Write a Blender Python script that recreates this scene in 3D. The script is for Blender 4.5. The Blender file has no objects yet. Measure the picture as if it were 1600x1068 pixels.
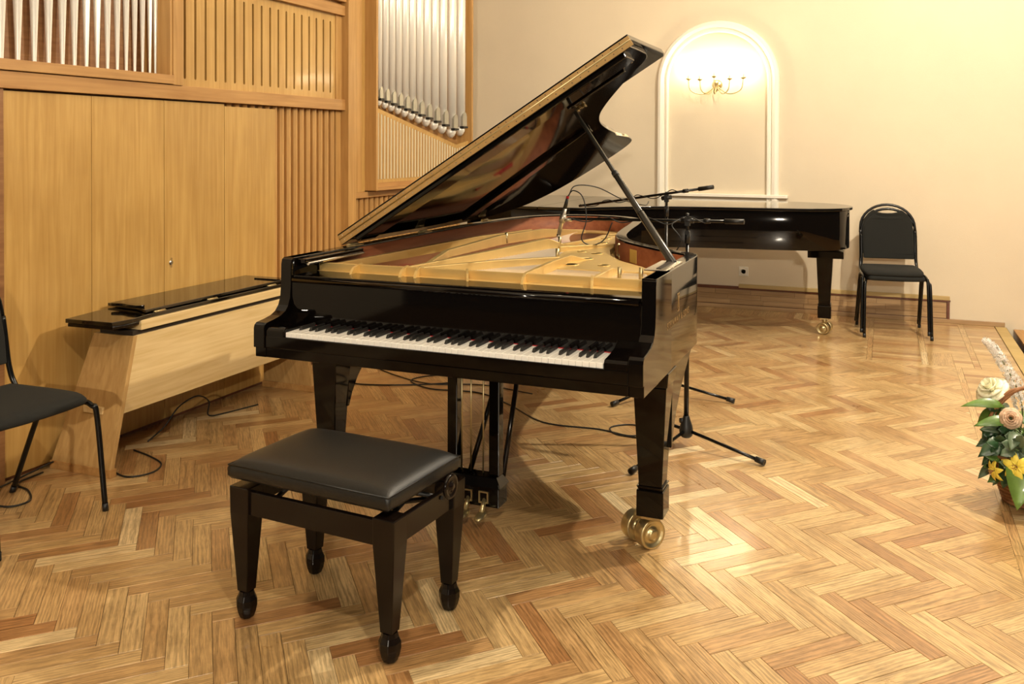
import bpy, bmesh, math, random
from mathutils import Vector, Matrix
random.seed(7)
PI = math.pi
S = bpy.context.scene
COL = S.collection
# ------------------------------------------------------------ camera, world, lights
cam_d = bpy.data.cameras.new('camera'); cam = bpy.data.objects.new('camera', cam_d); COL.objects.link(cam)
F_PX, YC, YAW, PITCH, ROLL = 1429.7, 246.9, 0.3876, -0.0145, 0.0034
cam_d.sensor_width = 36; cam_d.sensor_fit = 'HORIZONTAL'
cam_d.lens = F_PX/1600*36
cam_d.shift_y = -(534-YC)/1600
cam_d.clip_start = .05
def cam_matrix():
    c, s = math.cos(YAW), math.sin(YAW)
    r = Vector((c, s, 0)); f = Vector((-s, c, 0)); u = Vector((0, 0, 1))
    f2 = f*math.cos(PITCH)+u*math.sin(PITCH); u2 = u*math.cos(PITCH)-f*math.sin(PITCH)
    r3 = r*math.cos(ROLL)+u2*math.sin(ROLL); u3 = u2*math.cos(ROLL)-r*math.sin(ROLL)
    m = Matrix(((r3.x, u3.x, -f2.x), (r3.y, u3.y, -f2.y), (r3.z, u3.z, -f2.z))).to_4x4()
    return Matrix.Translation((1.4461, -2.8198, 1.4546)) @ m
cam.matrix_world = cam_matrix()
S.camera = cam
W = bpy.data.worlds.new('world'); S.world = W; W.use_nodes = True
W.node_tree.nodes['Background'].inputs[0].default_value = (1.0, .86, .66, 1)
W.node_tree.nodes['Background'].inputs[1].default_value = .06
S.view_settings.view_transform = 'Standard'; S.view_settings.look = 'None'
S.view_settings.gamma = 1; S.view_settings.use_curve_mapping = False
S.view_settings.exposure = 0.0
def lamp(name, loc, power, radius, col=(1, .87, .68), spot=None, aim=None):
    d = bpy.data.lights.new(name, 'SPOT' if spot else 'POINT'); d.energy = power; d.color = col; d.shadow_soft_size = radius
    o = bpy.data.objects.new(name, d); COL.objects.link(o); o.location = loc
    if spot:
        d.spot_size = math.radians(spot); d.spot_blend = .35
        o.rotation_euler = (Vector(aim)-Vector(loc)).to_track_quat('-Z', 'Y').to_euler()
    return o
lamp('ceiling_spot', (2.5, 2.3, 3.6), 520, .04)
lamp('ceiling_spot.001', (1.2, 4.2, 4.75), 24, .05)
lamp('ceiling_spot.002', (1.9, -2.6, 3.8), 240, .045)
lamp('front_fill', (3.4, -8.5, 3.0), 1250, .08)  # unseen front light added to brighten the wall under the closed piano
lamp('soft_fill', (3.4, -.5, 4.2), 30, .10)  # added soft fill, no fixture behind it

# ------------------------------------------------------------ helpers
class MB:
    """collects geometry for ONE mesh"""
    def __init__(s): s.v = []; s.f = []; s.sm = []; s.mi = []
    def add(s, vs, fs, smooth=False, mi=0):
        o = len(s.v); s.v += [tuple(v) for v in vs]
        for f in fs: s.f.append(tuple(i+o for i in f)); s.sm.append(smooth); s.mi.append(mi)
        return s
    def box(s, x0, x1, y0, y1, z0, z1, M=None, mi=0):
        vs = [Vector((x, y, z)) for z in (z0, z1) for y in (y0, y1) for x in (x0, x1)]
        if M: vs = [M @ v for v in vs]
        return s.add(vs, [(0, 2, 3, 1), (4, 5, 7, 6), (0, 1, 5, 4), (2, 6, 7, 3), (0, 4, 6, 2), (1, 3, 7, 5)], False, mi)
    def frus(s, c0, a0, b0, c1, a1, b1, mi=0):
        """box-like frustum: centre, half sizes at bottom and top"""
        vs = []
        for c, a, b in ((c0, a0, b0), (c1, a1, b1)):
            for sx, sy in ((-1, -1), (1, -1), (1, 1), (-1, 1)): vs.append((c[0]+sx*a, c[1]+sy*b, c[2]))
        return s.add(vs, [(3, 2, 1, 0), (4, 5, 6, 7), (0, 1, 5, 4), (1, 2, 6, 5), (2, 3, 7, 6), (3, 0, 4, 7)], False, mi)
    def prism(s, pts, z0, z1, M=None, smooth=False, mi=0, cap=True):
        n = len(pts); vs = [Vector((p[0], p[1], z0)) for p in pts]+[Vector((p[0], p[1], z1)) for p in pts]
        if M: vs = [M @ v for v in vs]
        fs = [(i, (i+1) % n, n+(i+1) % n, n+i) for i in range(n)]
        s.add(vs, fs, smooth, mi)
        if cap:
            o = len(s.v)-2*n
            s.f.append(tuple(o+i for i in reversed(range(n)))); s.f.append(tuple(o+n+i for i in range(n))); s.sm += [False]*2; s.mi += [mi]*2
        return s
    def yz(s, pts, x0, x1, mi=0):
        """profile in (y,z) extruded along x"""
        return s.prism(pts, x0, x1, Matrix(((0, 0, 1, 0), (1, 0, 0, 0), (0, 1, 0, 0), (0, 0, 0, 1))), mi=mi)
    def xz(s, pts, y0, y1, mi=0):
        return s.prism(pts, y0, y1, Matrix(((1, 0, 0, 0), (0, 0, 1, 0), (0, 1, 0, 0), (0, 0, 0, 1))), mi=mi)
    def cyl(s, p0, p1, r0, r1=None, n=12, smooth=True, mi=0, caps=True):
        r1 = r0 if r1 is None else r1
        p0, p1 = Vector(p0), Vector(p1); d = (p1-p0).normalized()
        a = d.orthogonal().normalized(); b = d.cross(a)
        vs = [p+(a*math.cos(2*PI*i/n)+b*math.sin(2*PI*i/n))*r for p, r in ((p0, r0), (p1, r1)) for i in range(n)]
        s.add(vs, [(i, (i+1) % n, n+(i+1) % n, n+i) for i in range(n)], smooth, mi)
        if caps:
            o = len(s.v)-2*n
            s.f.append(tuple(o+i for i in reversed(range(n)))); s.f.append(tuple(o+n+i for i in range(n))); s.sm += [False]*2; s.mi += [mi]*2
        return s
    def tube(s, pts, r, n=8, mi=0, closed=False):
        pts = [Vector(p) for p in pts]; m = len(pts); prev = None; o = len(s.v); rr = r if callable(r) else (lambda t: r)
        vs = []
        for i, p in enumerate(pts):
            if closed: t = (pts[(i+1) % m]-pts[i-1]).normalized()
            else: t = (pts[min(i+1, m-1)]-pts[max(i-1, 0)]).normalized()
            if prev is None: a = t.orthogonal().normalized()
            else: a = (prev-t*prev.dot(t)).normalized()
            prev = a; b = t.cross(a); q = rr(i/(m-1))
            vs += [p+(a*math.cos(2*PI*k/n)+b*math.sin(2*PI*k/n))*q for k in range(n)]
        fs = []
        for i in range(m if closed else m-1):
            j = (i+1) % m
            fs += [(i*n+k, i*n+(k+1) % n, j*n+(k+1) % n, j*n+k) for k in range(n)]
        s.add(vs, fs, True, mi)
        if not closed:
            s.f.append(tuple(o+k for k in reversed(range(n)))); s.f.append(tuple(o+(m-1)*n+k for k in range(n))); s.sm += [False]*2; s.mi += [mi]*2
        return s
    def lathe(s, prof, c=(0, 0, 0), n=20, M=None, mi=0, smooth=True):
        """profile (r, z) around z"""
        vs = []; c = Vector(c)
        for r, z in prof:
            for i in range(n):
                v = Vector((r*math.cos(2*PI*i/n), r*math.sin(2*PI*i/n), z))
                vs.append((M @ v if M else v)+c)
        m = len(prof)
        fs = [(j*n+i, j*n+(i+1) % n, (j+1)*n+(i+1) % n, (j+1)*n+i) for j in range(m-1) for i in range(n)]
        s.add(vs, fs, smooth, mi)
        o = len(s.v)-n*m
        if prof[0][0] > 1e-4: s.f.append(tuple(o+i for i in reversed(range(n)))); s.sm.append(False); s.mi.append(mi)
        if prof[-1][0] > 1e-4: s.f.append(tuple(o+(m-1)*n+i for i in range(n))); s.sm.append(False); s.mi.append(mi)
        return s
    def mesh(s, name, mats):
        me = bpy.data.meshes.new(name); me.from_pydata([tuple(v) for v in s.v], [], s.f)
        for m in (mats if isinstance(mats, (list, tuple)) else [mats]): me.materials.append(m)
        me.polygons.foreach_set('use_smooth', s.sm); me.polygons.foreach_set('material_index', s.mi)
        me.update()
        bm = bmesh.new(); bm.from_mesh(me); bmesh.ops.remove_doubles(bm, verts=bm.verts, dist=1e-6); bmesh.ops.recalc_face_normals(bm, faces=bm.faces); bm.to_mesh(me); bm.free()
        return me
    def build(s, name, mats, parent=None, bevel=0, seg=2, auto=False, sub=0):
        o = bpy.data.objects.new(name, s.mesh(name, mats)); COL.objects.link(o)
        if parent: o.parent = parent
        if bevel:
            b = o.modifiers.new('bevel', 'BEVEL'); b.width = bevel; b.segments = seg; b.limit_method = 'ANGLE'; b.angle_limit = math.radians(35); b.harden_normals = False
        if sub:
            b = o.modifiers.new('sub', 'SUBSURF'); b.levels = sub; b.render_levels = sub
        return o
def thing(name, label, cat, loc=(0, 0, 0), rz=0, group=None):
    o = bpy.data.objects.new(name, None); COL.objects.link(o); o.location = loc; o.rotation_euler = (0, 0, rz)
    o.empty_display_size = .1
    o['label'] = label; o['category'] = cat
    if group: o['group'] = group
    return o
def tag(o, label, cat, group=None):
    o['label'] = label; o['category'] = cat
    if group: o['group'] = group
    return o
def struct(o): o['kind'] = 'structure'; return o
def copy_tree(o, parent=None):
    c = o.copy(); COL.objects.link(c)
    if parent: c.parent = parent
    for ch in list(o.children): copy_tree(ch, c)
    return c
def smooth_curve(pts, k=6, closed=False):
    """Catmull-Rom"""
    out = []; n = len(pts); pts = [Vector(p) for p in pts]
    rng = range(n) if closed else range(n-1)
    for i in rng:
        p1, p2 = pts[i], pts[(i+1) % n]
        p0 = pts[i-1] if (closed or i > 0) else p1*2-p2
        p3 = pts[(i+2) % n] if (closed or i+2 < n) else p2*2-p1
        for j in range(k):
            t = j/k
            out.append(.5*((2*p1)+(p2-p0)*t+(2*p0-5*p1+4*p2-p3)*t*t+(3*p1-p0-3*p2+p3)*t**3))
    if not closed: out.append(pts[-1])
    return out
def offset(pts, d):
    """offset open 2-D polyline to its left by d"""
    out = []
    for i, p in enumerate(pts):
        a = pts[max(i-1, 0)]; b = pts[min(i+1, len(pts)-1)]
        t = (Vector(b)-Vector(a)).normalized(); out.append(Vector((p[0]-t.y*d, p[1]+t.x*d)))
    return out

# ------------------------------------------------------------ materials
def new_mat(name):
    m = bpy.data.materials.new(name); m.use_nodes = True
    return m, m.node_tree, m.node_tree.nodes['Principled BSDF']
def plain(name, col, rough=.5, metal=0, coat=0, spec=None, ior=None, bump=0, bscale=200, emit=None, estr=0, var=0, vscale=8):
    m, t, b = new_mat(name)
    b.inputs['Base Color'].default_value = (*col, 1); b.inputs['Roughness'].default_value = rough; b.inputs['Metallic'].default_value = metal
    b.inputs['Coat Weight'].default_value = coat; b.inputs['Coat Roughness'].default_value = .04
    if ior: b.inputs['IOR'].default_value = ior
    if spec is not None: b.inputs['Specular IOR Level'].default_value = spec
    tc = t.nodes.new('ShaderNodeTexCoord')
    if bump:
        n = t.nodes.new('ShaderNodeTexNoise'); n.inputs['Scale'].default_value = bscale; n.inputs['Detail'].default_value = 3
        t.links.new(tc.outputs['Object'], n.inputs['Vector'])
        bp = t.nodes.new('ShaderNodeBump'); bp.inputs['Strength'].default_value = bump; bp.inputs['Distance'].default_value = .002
        t.links.new(n.outputs['Fac'], bp.inputs['Height']); t.links.new(bp.outputs['Normal'], b.inputs['Normal'])
    if var:
        n = t.nodes.new('ShaderNodeTexNoise'); n.inputs['Scale'].default_value = vscale; n.inputs['Detail'].default_value = 5
        t.links.new(tc.outputs['Object'], n.inputs['Vector'])
        r = t.nodes.new('ShaderNodeValToRGB'); r.color_ramp.elements[0].position = .3; r.color_ramp.elements[1].position = .7
        r.color_ramp.elements[0].color = (*[c*(1-var) for c in col], 1); r.color_ramp.elements[1].color = (*[min(1, c*(1+var)) for c in col], 1)
        t.links.new(n.outputs['Fac'], r.inputs['Fac']); t.links.new(r.outputs['Color'], b.inputs['Base Color'])
    if emit: b.inputs['Emission Color'].default_value = (*emit, 1); b.inputs['Emission Strength'].default_value = estr
    return m
def wood(name, c0, c1, axis='Z', rough=.4, scale=18, stretch=.06, coat=0, rnd=False, patch=.25):
    """grain runs along axis"""
    m, t, b = new_mat(name); N, L = t.nodes, t.links
    tc = N.new('ShaderNodeTexCoord'); mp = N.new('ShaderNodeMapping')
    sc = {'X': (stretch, 1, 1), 'Y': (1, stretch, 1), 'Z': (1, 1, stretch)}[axis]
    mp.inputs['Scale'].default_value = sc; L.new(tc.outputs['Object'], mp.inputs['Vector'])
    if rnd:
        oi = N.new('ShaderNodeObjectInfo'); mu = N.new('ShaderNodeMath'); mu.operation = 'MULTIPLY'; mu.inputs[1].default_value = 37
        L.new(oi.outputs['Random'], mu.inputs[0]); cb = N.new('ShaderNodeCombineXYZ')
        for i in range(3): L.new(mu.outputs[0], cb.inputs[i])
        L.new(cb.outputs[0], mp.inputs['Location'])
    n = N.new('ShaderNodeTexNoise'); n.inputs['Scale'].default_value = scale*3; n.inputs['Detail'].default_value = 8; n.inputs['Distortion'].default_value = .6
    L.new(mp.outputs[0], n.inputs['Vector'])
    n2 = N.new('ShaderNodeTexNoise'); n2.inputs['Scale'].default_value = 2.2; n2.inputs['Detail'].default_value = 3
    L.new(mp.outputs[0] if rnd else tc.outputs['Object'], n2.inputs['Vector'])
    r = N.new('ShaderNodeValToRGB'); r.color_ramp.elements[0].position = .32; r.color_ramp.elements[1].position = .68
    r.color_ramp.elements[0].color = (*c0, 1); r.color_ramp.elements[1].color = (*c1, 1); L.new(n.outputs['Fac'], r.inputs['Fac'])
    mx = N.new('ShaderNodeMixRGB'); mx.blend_type = 'MULTIPLY'; mx.inputs['Fac'].default_value = patch
    r2 = N.new('ShaderNodeValToRGB'); r2.color_ramp.elements[0].position = .35; r2.color_ramp.elements[1].position = .6
    r2.color_ramp.elements[0].color = (.45, .36, .25, 1); r2.color_ramp.elements[1].color = (1, 1, 1, 1)
    L.new(n2.outputs['Fac'], r2.inputs['Fac']); L.new(r.outputs['Color'], mx.inputs[1]); L.new(r2.outputs['Color'], mx.inputs[2])
    L.new(mx.outputs[0], b.inputs['Base Color']); b.inputs['Roughness'].default_value = rough; b.inputs['Coat Weight'].default_value = coat
    b.inputs['Coat Roughness'].default_value = .1
    bp = N.new('ShaderNodeBump'); bp.inputs['Strength'].default_value = .12; bp.inputs['Distance'].default_value = .001
    L.new(n.outputs['Fac'], bp.inputs['Height']); L.new(bp.outputs['Normal'], b.inputs['Normal'])
    return m
def parquet_mat():
    m, t, b = new_mat('oak_parquet'); N, L = t.nodes, t.links
    uv = N.new('ShaderNodeUVMap'); uv.uv_map = 'UVMap'
    oi = N.new('ShaderNodeObjectInfo'); ge = N.new('ShaderNodeNewGeometry')
    ad = N.new('ShaderNodeMath'); ad.operation = 'ADD'; L.new(oi.outputs['Random'], ad.inputs[0]); L.new(ge.outputs['Random Per Island'], ad.inputs[1])
    fr = N.new('ShaderNodeMath'); fr.operation = 'FRACT'; L.new(ad.outputs[0], fr.inputs[0])
    wn = N.new('ShaderNodeTexWhiteNoise'); wn.noise_dimensions = '1D'; L.new(fr.outputs[0], wn.inputs['W'])
    vm = N.new('ShaderNodeVectorMath'); vm.operation = 'MULTIPLY_ADD'; vm.inputs[1].default_value = (40, 40, 40)
    L.new(wn.outputs['Color'], vm.inputs[0])
    mp = N.new('ShaderNodeMapping'); mp.inputs['Scale'].default_value = (4, 60, 1); L.new(uv.outputs[0], mp.inputs['Vector'])
    L.new(mp.outputs[0], vm.inputs[2])
    n = N.new('ShaderNodeTexNoise'); n.inputs['Scale'].default_value = 2.0; n.inputs['Detail'].default_value = 9; n.inputs['Roughness'].default_value = .62; n.inputs['Distortion'].default_value = 1.1
    L.new(vm.outputs[0], n.inputs['Vector'])
    # growth rings
    mp2 = N.new('ShaderNodeMapping'); mp2.inputs['Scale'].default_value = (1.2, 6.5, 1); L.new(uv.outputs[0], mp2.inputs['Vector'])
    vm2 = N.new('ShaderNodeVectorMath'); vm2.operation = 'ADD'; L.new(mp2.outputs[0], vm2.inputs[0])
    sc2 = N.new('ShaderNodeVectorMath'); sc2.operation = 'SCALE'; sc2.inputs['Scale'].default_value = 11; L.new(wn.outputs['Color'], sc2.inputs[0]); L.new(sc2.outputs[0], vm2.inputs[1])
    wv = N.new('ShaderNodeTexWave'); wv.wave_type = 'RINGS'; wv.inputs['Scale'].default_value = 5; wv.inputs['Distortion'].default_value = 5; wv.inputs['Detail'].default_value = 3; wv.inputs['Detail Scale'].default_value = 1.6
    L.new(vm2.outputs[0], wv.inputs['Vector'])
    mxg = N.new('ShaderNodeMath'); mxg.operation = 'MULTIPLY_ADD'; mxg.inputs[1].default_value = .16
    L.new(wv.outputs['Fac'], mxg.inputs[0]); L.new(n.outputs['Fac'], mxg.inputs[2])
    r = N.new('ShaderNodeValToRGB'); e = r.color_ramp.elements; e[0].position = .40; e[1].position = .72
    e[0].color = (.42, .38, .32, 1); e[1].color = (1.12, 1.10, 1.05, 1); L.new(mxg.outputs[0], r.inputs['Fac'])
    base = N.new('ShaderNodeValToRGB'); e = base.color_ramp.elements
    e[0].position = 0; e[0].color = (.40, .20, .08, 1); e[1].position = 1; e[1].color = (.84, .68, .42, 1)
    for p, c in ((.07, (.44, .24, .10)), (.18, (.52, .32, .145)), (.5, (.56, .37, .17)), (.8, (.63, .44, .215)), (.96, (.68, .50, .26))):
        q = e.new(p); q.color = (*c, 1)
    L.new(wn.outputs['Value'], base.inputs['Fac'])
    mx = N.new('ShaderNodeMixRGB'); mx.blend_type = 'MULTIPLY'; mx.inputs['Fac'].default_value = .85
    L.new(base.outputs['Color'], mx.inputs[1]); L.new(r.outputs['Color'], mx.inputs[2])
    # trodden dirt on the whole floor
    g = N.new('ShaderNodeNewGeometry'); n3 = N.new('ShaderNodeTexNoise'); n3.inputs['Scale'].default_value = 3.2; n3.inputs['Detail'].default_value = 8; n3.inputs['Roughness'].default_value = .7
    L.new(g.outputs['Position'], n3.inputs['Vector'])
    r3 = N.new('ShaderNodeValToRGB'); r3.color_ramp.elements[0].position = .33; r3.color_ramp.elements[1].position = .56
    r3.color_ramp.elements[0].color = (.66, .60, .52, 1); r3.color_ramp.elements[1].color = (1, 1, 1, 1); L.new(n3.outputs['Fac'], r3.inputs['Fac'])
    mx2 = N.new('ShaderNodeMixRGB'); mx2.blend_type = 'MULTIPLY'; mx2.inputs['Fac'].default_value = .8
    L.new(mx.outputs[0], mx2.inputs[1]); L.new(r3.outputs['Color'], mx2.inputs[2]); L.new(mx2.outputs[0], b.inputs['Base Color'])
    rr = N.new('ShaderNodeMapRange'); rr.inputs['To Min'].default_value = .20; rr.inputs['To Max'].default_value = .42
    L.new(n3.outputs['Fac'], rr.inputs['Value']); L.new(rr.outputs[0], b.inputs['Roughness'])
    b.inputs['Coat Weight'].default_value = .5; b.inputs['Coat Roughness'].default_value = .09
    bp = N.new('ShaderNodeBump'); bp.inputs['Strength'].default_value = .25; bp.inputs['Distance'].default_value = .0008
    L.new(n.outputs['Fac'], bp.inputs['Height'])
    n4 = N.new('ShaderNodeTexNoise'); n4.inputs['Scale'].default_value = 9; L.new(g.outputs['Position'], n4.inputs['Vector'])
    bp2 = N.new('ShaderNodeBump'); bp2.inputs['Strength'].default_value = .3; bp2.inputs['Distance'].default_value = .004
    L.new(n4.outputs['Fac'], bp2.inputs['Height']); L.new(bp.outputs['Normal'], bp2.inputs['Normal'])
    L.new(bp2.outputs['Normal'], b.inputs['Normal']); L.new(bp2.outputs['Normal'], b.inputs['Coat Normal'])
    return m
M_FLOOR = parquet_mat()
M_SUB = plain('dark_joint', (.09, .05, .02), .9, bump=.2)
M_WALL = plain('cream_wallpaper', (.69, .60, .455), .75, bump=.5, bscale=160, var=.02, vscale=3)
M_CEIL = plain('white_ceiling', (.8, .76, .68), .8, bump=.1)
M_WHITE = plain('white_plaster', (.86, .82, .72), .5, bump=.05)
M_BLACK = plain('black_lacquer', (.003, .002, .0015), .05, ior=1.36)
M_PROP = plain('dark_prop_metal', (.03, .027, .022), .25, .3)
M_GLOSS = plain('polished_black_top', (.004, .003, .002), .07, ior=1.7)
M_BLACK2 = plain('worn_black_lacquer', (.006, .0035, .0025), .18, ior=1.36, bump=.05, bscale=60)
M_MAHOG = wood('mahogany_veneer', (.24, .065, .022), (.36, .115, .042), 'Y', .6, 10, .05, coat=0, patch=.12)
M_GOLD = plain('gold_plate', (.74, .53, .21), .36, .55, bump=.15, bscale=300, var=.05)
M_GILT = plain('faded_gilt', (.34, .22, .09), .5, .5)
M_BRASS = plain('brass', (.56, .46, .25), .34, .9, bump=.1, bscale=90, var=.15, vscale=30)
M_HINGE = plain('long_brass_hinge', (.62, .41, .17), .42, .7, bump=.1, bscale=120, var=.12, vscale=14)
M_STEEL = plain('bright_steel', (.75, .72, .66), .22, 1)
M_WIRE = plain('string_wire', (.92, .84, .70), .4, .3)
M_COPPER = plain('wound_string', (.62, .36, .24), .35, .9)
M_SOUND = wood('spruce_soundboard', (.66, .48, .25), (.80, .63, .38), 'Y', .45, 20)
M_RED = plain('red_felt', (.42, .03, .035), .95, ior=1.2, bump=.2)
M_IVORY = plain('white_key_plastic', (.95, .94, .90), .22, coat=.2)
M_EBONY = plain('black_key_ebony', (.012, .012, .011), .42, bump=.1, bscale=90)
M_LEATHER = plain('black_leather', (.008, .0085, .0085), .40, coat=0, bump=.35, bscale=420)
M_FABRIC = plain('charcoal_fabric', (.009, .0095, .008), .95, bump=.8, bscale=500, var=.2, vscale=300)
M_PAINTED = plain('black_enamel_tube', (.004, .004, .004), .22, ior=1.4)
M_PLASTIC = plain('black_plastic', (.010, .010, .010), .45, bump=.05)
M_CABLE = plain('black_rubber_cable', (.01, .009, .008), .5)
M_NICKEL = plain('nickel_microphone_body', (.55, .50, .42), .4, .9)
M_OAK = wood('honey_oak_veneer', (.47, .27, .072), (.58, .36, .115), 'Z', .38, 14, .05, coat=.15, patch=.22)
M_OAKR = wood('oak_rail', (.40, .20, .062), (.52, .29, .10), 'Y', .42, 14, .05, patch=.2)
M_OAKZ = wood('oak_stile', (.43, .23, .068), (.55, .32, .11), 'Z', .42, 14, .05, patch=.2)
M_OAKD = wood('brown_oak_backing', (.22, .095, .03), (.31, .15, .055), 'Y', .5, 14, .05)
M_BENCH = wood('pale_oak_veneer', (.66, .47, .21), (.78, .60, .32), 'Y', .4, 16, .05, coat=.1, patch=.1)
M_BENCHZ = wood('oak_end_board', (.44, .26, .09), (.58, .37, .15), 'Z', .4, 14, .05, patch=.15)
M_PLINTH = wood('brown_parquet_strip', (.36, .22, .10), (.50, .33, .17), 'X', .4, 16, .06, rnd=True, patch=.3)
M_CAPS = wood('pale_wood_cap', (.46, .33, .12), (.56, .42, .19), 'X', .5, 12, .05)
M_DARKW = wood('dark_red_moulding', (.11, .035, .015), (.18, .06, .03), 'X', .35, 12, .05)
M_TIN = plain('organ_tin', (.96, .94, .88), .32, .35)
M_TIN2 = plain('aged_tin', (.50, .49, .42), .35, .5)
M_DARK = plain('recess_shade', (.02, .012, .006), .9)  # near-black colour stands in for shade inside gaps and slots
M_PAPER = plain('yellowed_label', (.50, .33, .08), .6)
M_SOCK = plain('white_socket_plastic', (.82, .78, .68), .35)
M_BULB = plain('lit_bulb', (1, .9, .7), .3, emit=(1, .82, .52), estr=200)
M_WICKER = plain('wicker', (.33, .15, .06), .6, bump=.4, bscale=80, var=.3, vscale=40)

# ------------------------------------------------------------ floor
def plank_mesh(name, P, eA, eB, la, lb, th=.012, gap=.0006):
    """parallelogram plank; u along eA"""
    bm = bmesh.new(); g = gap; b = .0009
    def pt(a, c, z): q = eA*a+eB*c; return bm.verts.new((P[0]+q.x, P[1]+q.y, z))
    lo = [pt(a, c, -th) for a, c in ((g, g), (la-g, g), (la-g, lb-g), (g, lb-g))]
    mid = [pt(a, c, -b) for a, c in ((g, g), (la-g, g), (la-g, lb-g), (g, lb-g))]
    k = g+b
    top = [pt(a, c, 0) for a, c in ((k, k), (la-k, k), (la-k, lb-k), (k, lb-k))]
    uvl = bm.loops.layers.uv.new('UVMap')
    fs = [bm.faces.new(top)]
    for i in range(4):
        j = (i+1) % 4; fs.append(bm.faces.new((mid[i], mid[j], top[j], top[i]))); fs.append(bm.faces.new((lo[i], lo[j], mid[j], mid[i])))
    inv = Matrix(((eA.x, eB.x), (eA.y, eB.y))).inverted()
    for f in fs:
        for l in f.loops:
            q = inv @ Vector((l.vert.co.x-P[0], l.vert.co.y-P[1])); l[uvl].uv = (q[0], q[1])
    bmesh.ops.recalc_face_normals(bm, faces=bm.faces)
    me = bpy.data.meshes.new(name); bm.to_mesh(me); bm.free(); me.materials.append(M_FLOOR)
    return me
def clip_poly(poly, inside):
    """Sutherland-Hodgman against half planes (nx,ny,c): nx*x+ny*y<=c"""
    for nx, ny, c in inside:
        out = []
        for i, p in enumerate(poly):
            q = poly[(i+1) % len(poly)]; dp = nx*p[0]+ny*p[1]-c; dq = nx*q[0]+ny*q[1]-c
            if dp <= 0: out.append(p)
            if (dp < 0 < dq) or (dq < 0 < dp): t = dp/(dp-dq); out.append((p[0]+(q[0]-p[0])*t, p[1]+(q[1]-p[1])*t))
        poly = out
        if len(poly) < 3: return []
    return poly
floor = struct(MB().box(-2.7, 2.36, -4.2, 5.56, -.06, -.0035).build('floor', M_SUB))
EA = Vector((.655, -.756))
EB = Vector((.690, .724))*.9257
PW, PLn = .0695, .35
ORG = Vector((.409, -.112))-EB*PW
meA = plank_mesh('plank', (0, 0), EA, EB, PLn, PW); meB = plank_mesh('plank', (0, 0), EB, EA, PLn, PW)
cells = []
XR, YB = 1.335, 5.20      # herringbone limits
for j in range(-14, 14):
    for i in range(-75, 75):
        base = ORG+(EA+EB)*PW*i+(EA-EB)*PLn*j
        for typ in (0, 1):
            P = base if typ == 0 else base+EB*PW
            u, v = (EA, EB) if typ == 0 else (EB, EA)
            poly = [P, P+u*PLn, P+u*PLn+v*PW, P+v*PW]
            c = P+u*PLn/2+v*PW/2
            if c.x < -2.35 or c.x > 2.1 or c.y < -2.9 or c.y > 5.5: continue
            cells.append((typ, P, [tuple(p) for p in poly], c))
whole, parts_poly = [], []
def regions(poly):
    """herringbone area = main L shape minus the block-laid corner"""
    a = clip_poly(poly, [(1, 0, 1.885), (-1, 0, 2.30), (0, 1, 3.86), (0, -1, 3.0)])
    b = clip_poly(poly, [(1, 0, XR), (-1, 0, 2.30), (0, 1, YB), (0, -1, -3.86)])
    return a, b
def area(p): return abs(sum(p[i][0]*p[(i+1) % len(p)][1]-p[(i+1) % len(p)][0]*p[i][1] for i in range(len(p))))/2 if len(p) > 2 else 0
full = PW*PLn*abs(EA.x*EB.y-EA.y*EB.x)
for typ, P, poly, c in cells:
    a, b = regions(poly)
    if area(a) > .995*full or area(b) > .995*full: whole.append((typ, P, c))
    else:
        for q in (a, b):
            if area(q) > 2e-5: parts_poly.append((q, EA if typ == 0 else EB, EB if typ == 0 else EA))
def seen(c):
    d = Vector((c.x-1.4461, c.y+2.8198)); dep = -math.sin(YAW)*d.x+math.cos(YAW)*d.y; rt = math.cos(YAW)*d.x+math.sin(YAW)*d.y
    if dep < .5: return False
    px = 800+F_PX*rt/dep; py = YC-.0145*F_PX+F_PX*1.4546/dep
    return -30 < px < 1630 and py < 1100
vis = sorted([w for w in whole if seen(w[2])], key=lambda w: (w[2].x-1.4461)**2+(w[2].y+2.8198)**2)[:300]
vid = {id(w) for w in vis}
for w in vis:
    o = bpy.data.objects.new('plank', meA if w[0] == 0 else meB); COL.objects.link(o); o.parent = floor; o.location = (w[1].x, w[1].y, 0)
# the rest: one joined part
bm = bmesh.new(); uvl = bm.loops.layers.uv.new('UVMap')
def add_piece(poly, u, v, shrink=.0008):
    cx = sum(p[0] for p in poly)/len(poly); cy = sum(p[1] for p in poly)/len(poly)
    def sh(p, s):
        d = Vector((p[0]-cx, p[1]-cy)); l = d.length
        return Vector((cx, cy))+d*(max(l-s*1.6, 0)/l if l else 1)
    top = [bm.verts.new((*sh(p, shrink), 0)) for p in poly]; lo = [bm.verts.new((*sh(p, shrink*.6), -.010)) for p in poly]
    ar = sum(poly[i][0]*poly[(i+1) % len(poly)][1]-poly[(i+1) % len(poly)][0]*poly[i][1] for i in range(len(poly)))
    if ar < 0: top.reverse(); lo.reverse()
    fs = [bm.faces.new(top)]+[bm.faces.new((lo[i], lo[(i+1) % len(lo)], top[(i+1) % len(lo)], top[i])) for i in range(len(lo))]
    inv = Matrix(((u.x, v.x), (u.y, v.y))).inverted()
    for f in fs:
        for l in f.loops:
            q = inv @ Vector((l.vert.co.x, l.vert.co.y)); l[uvl].uv = (q[0], q[1])
for w in whole:
    if id(w) in vid: continue
    u, v = (EA, EB) if w[0] == 0 else (EB, EA); P = w[1]
    add_piece([tuple(P), tuple(P+u*PLn), tuple(P+u*PLn+v*PW), tuple(P+v*PW)], u, v)
for q, u, v in parts_poly: add_piece(q, u, v)
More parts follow.
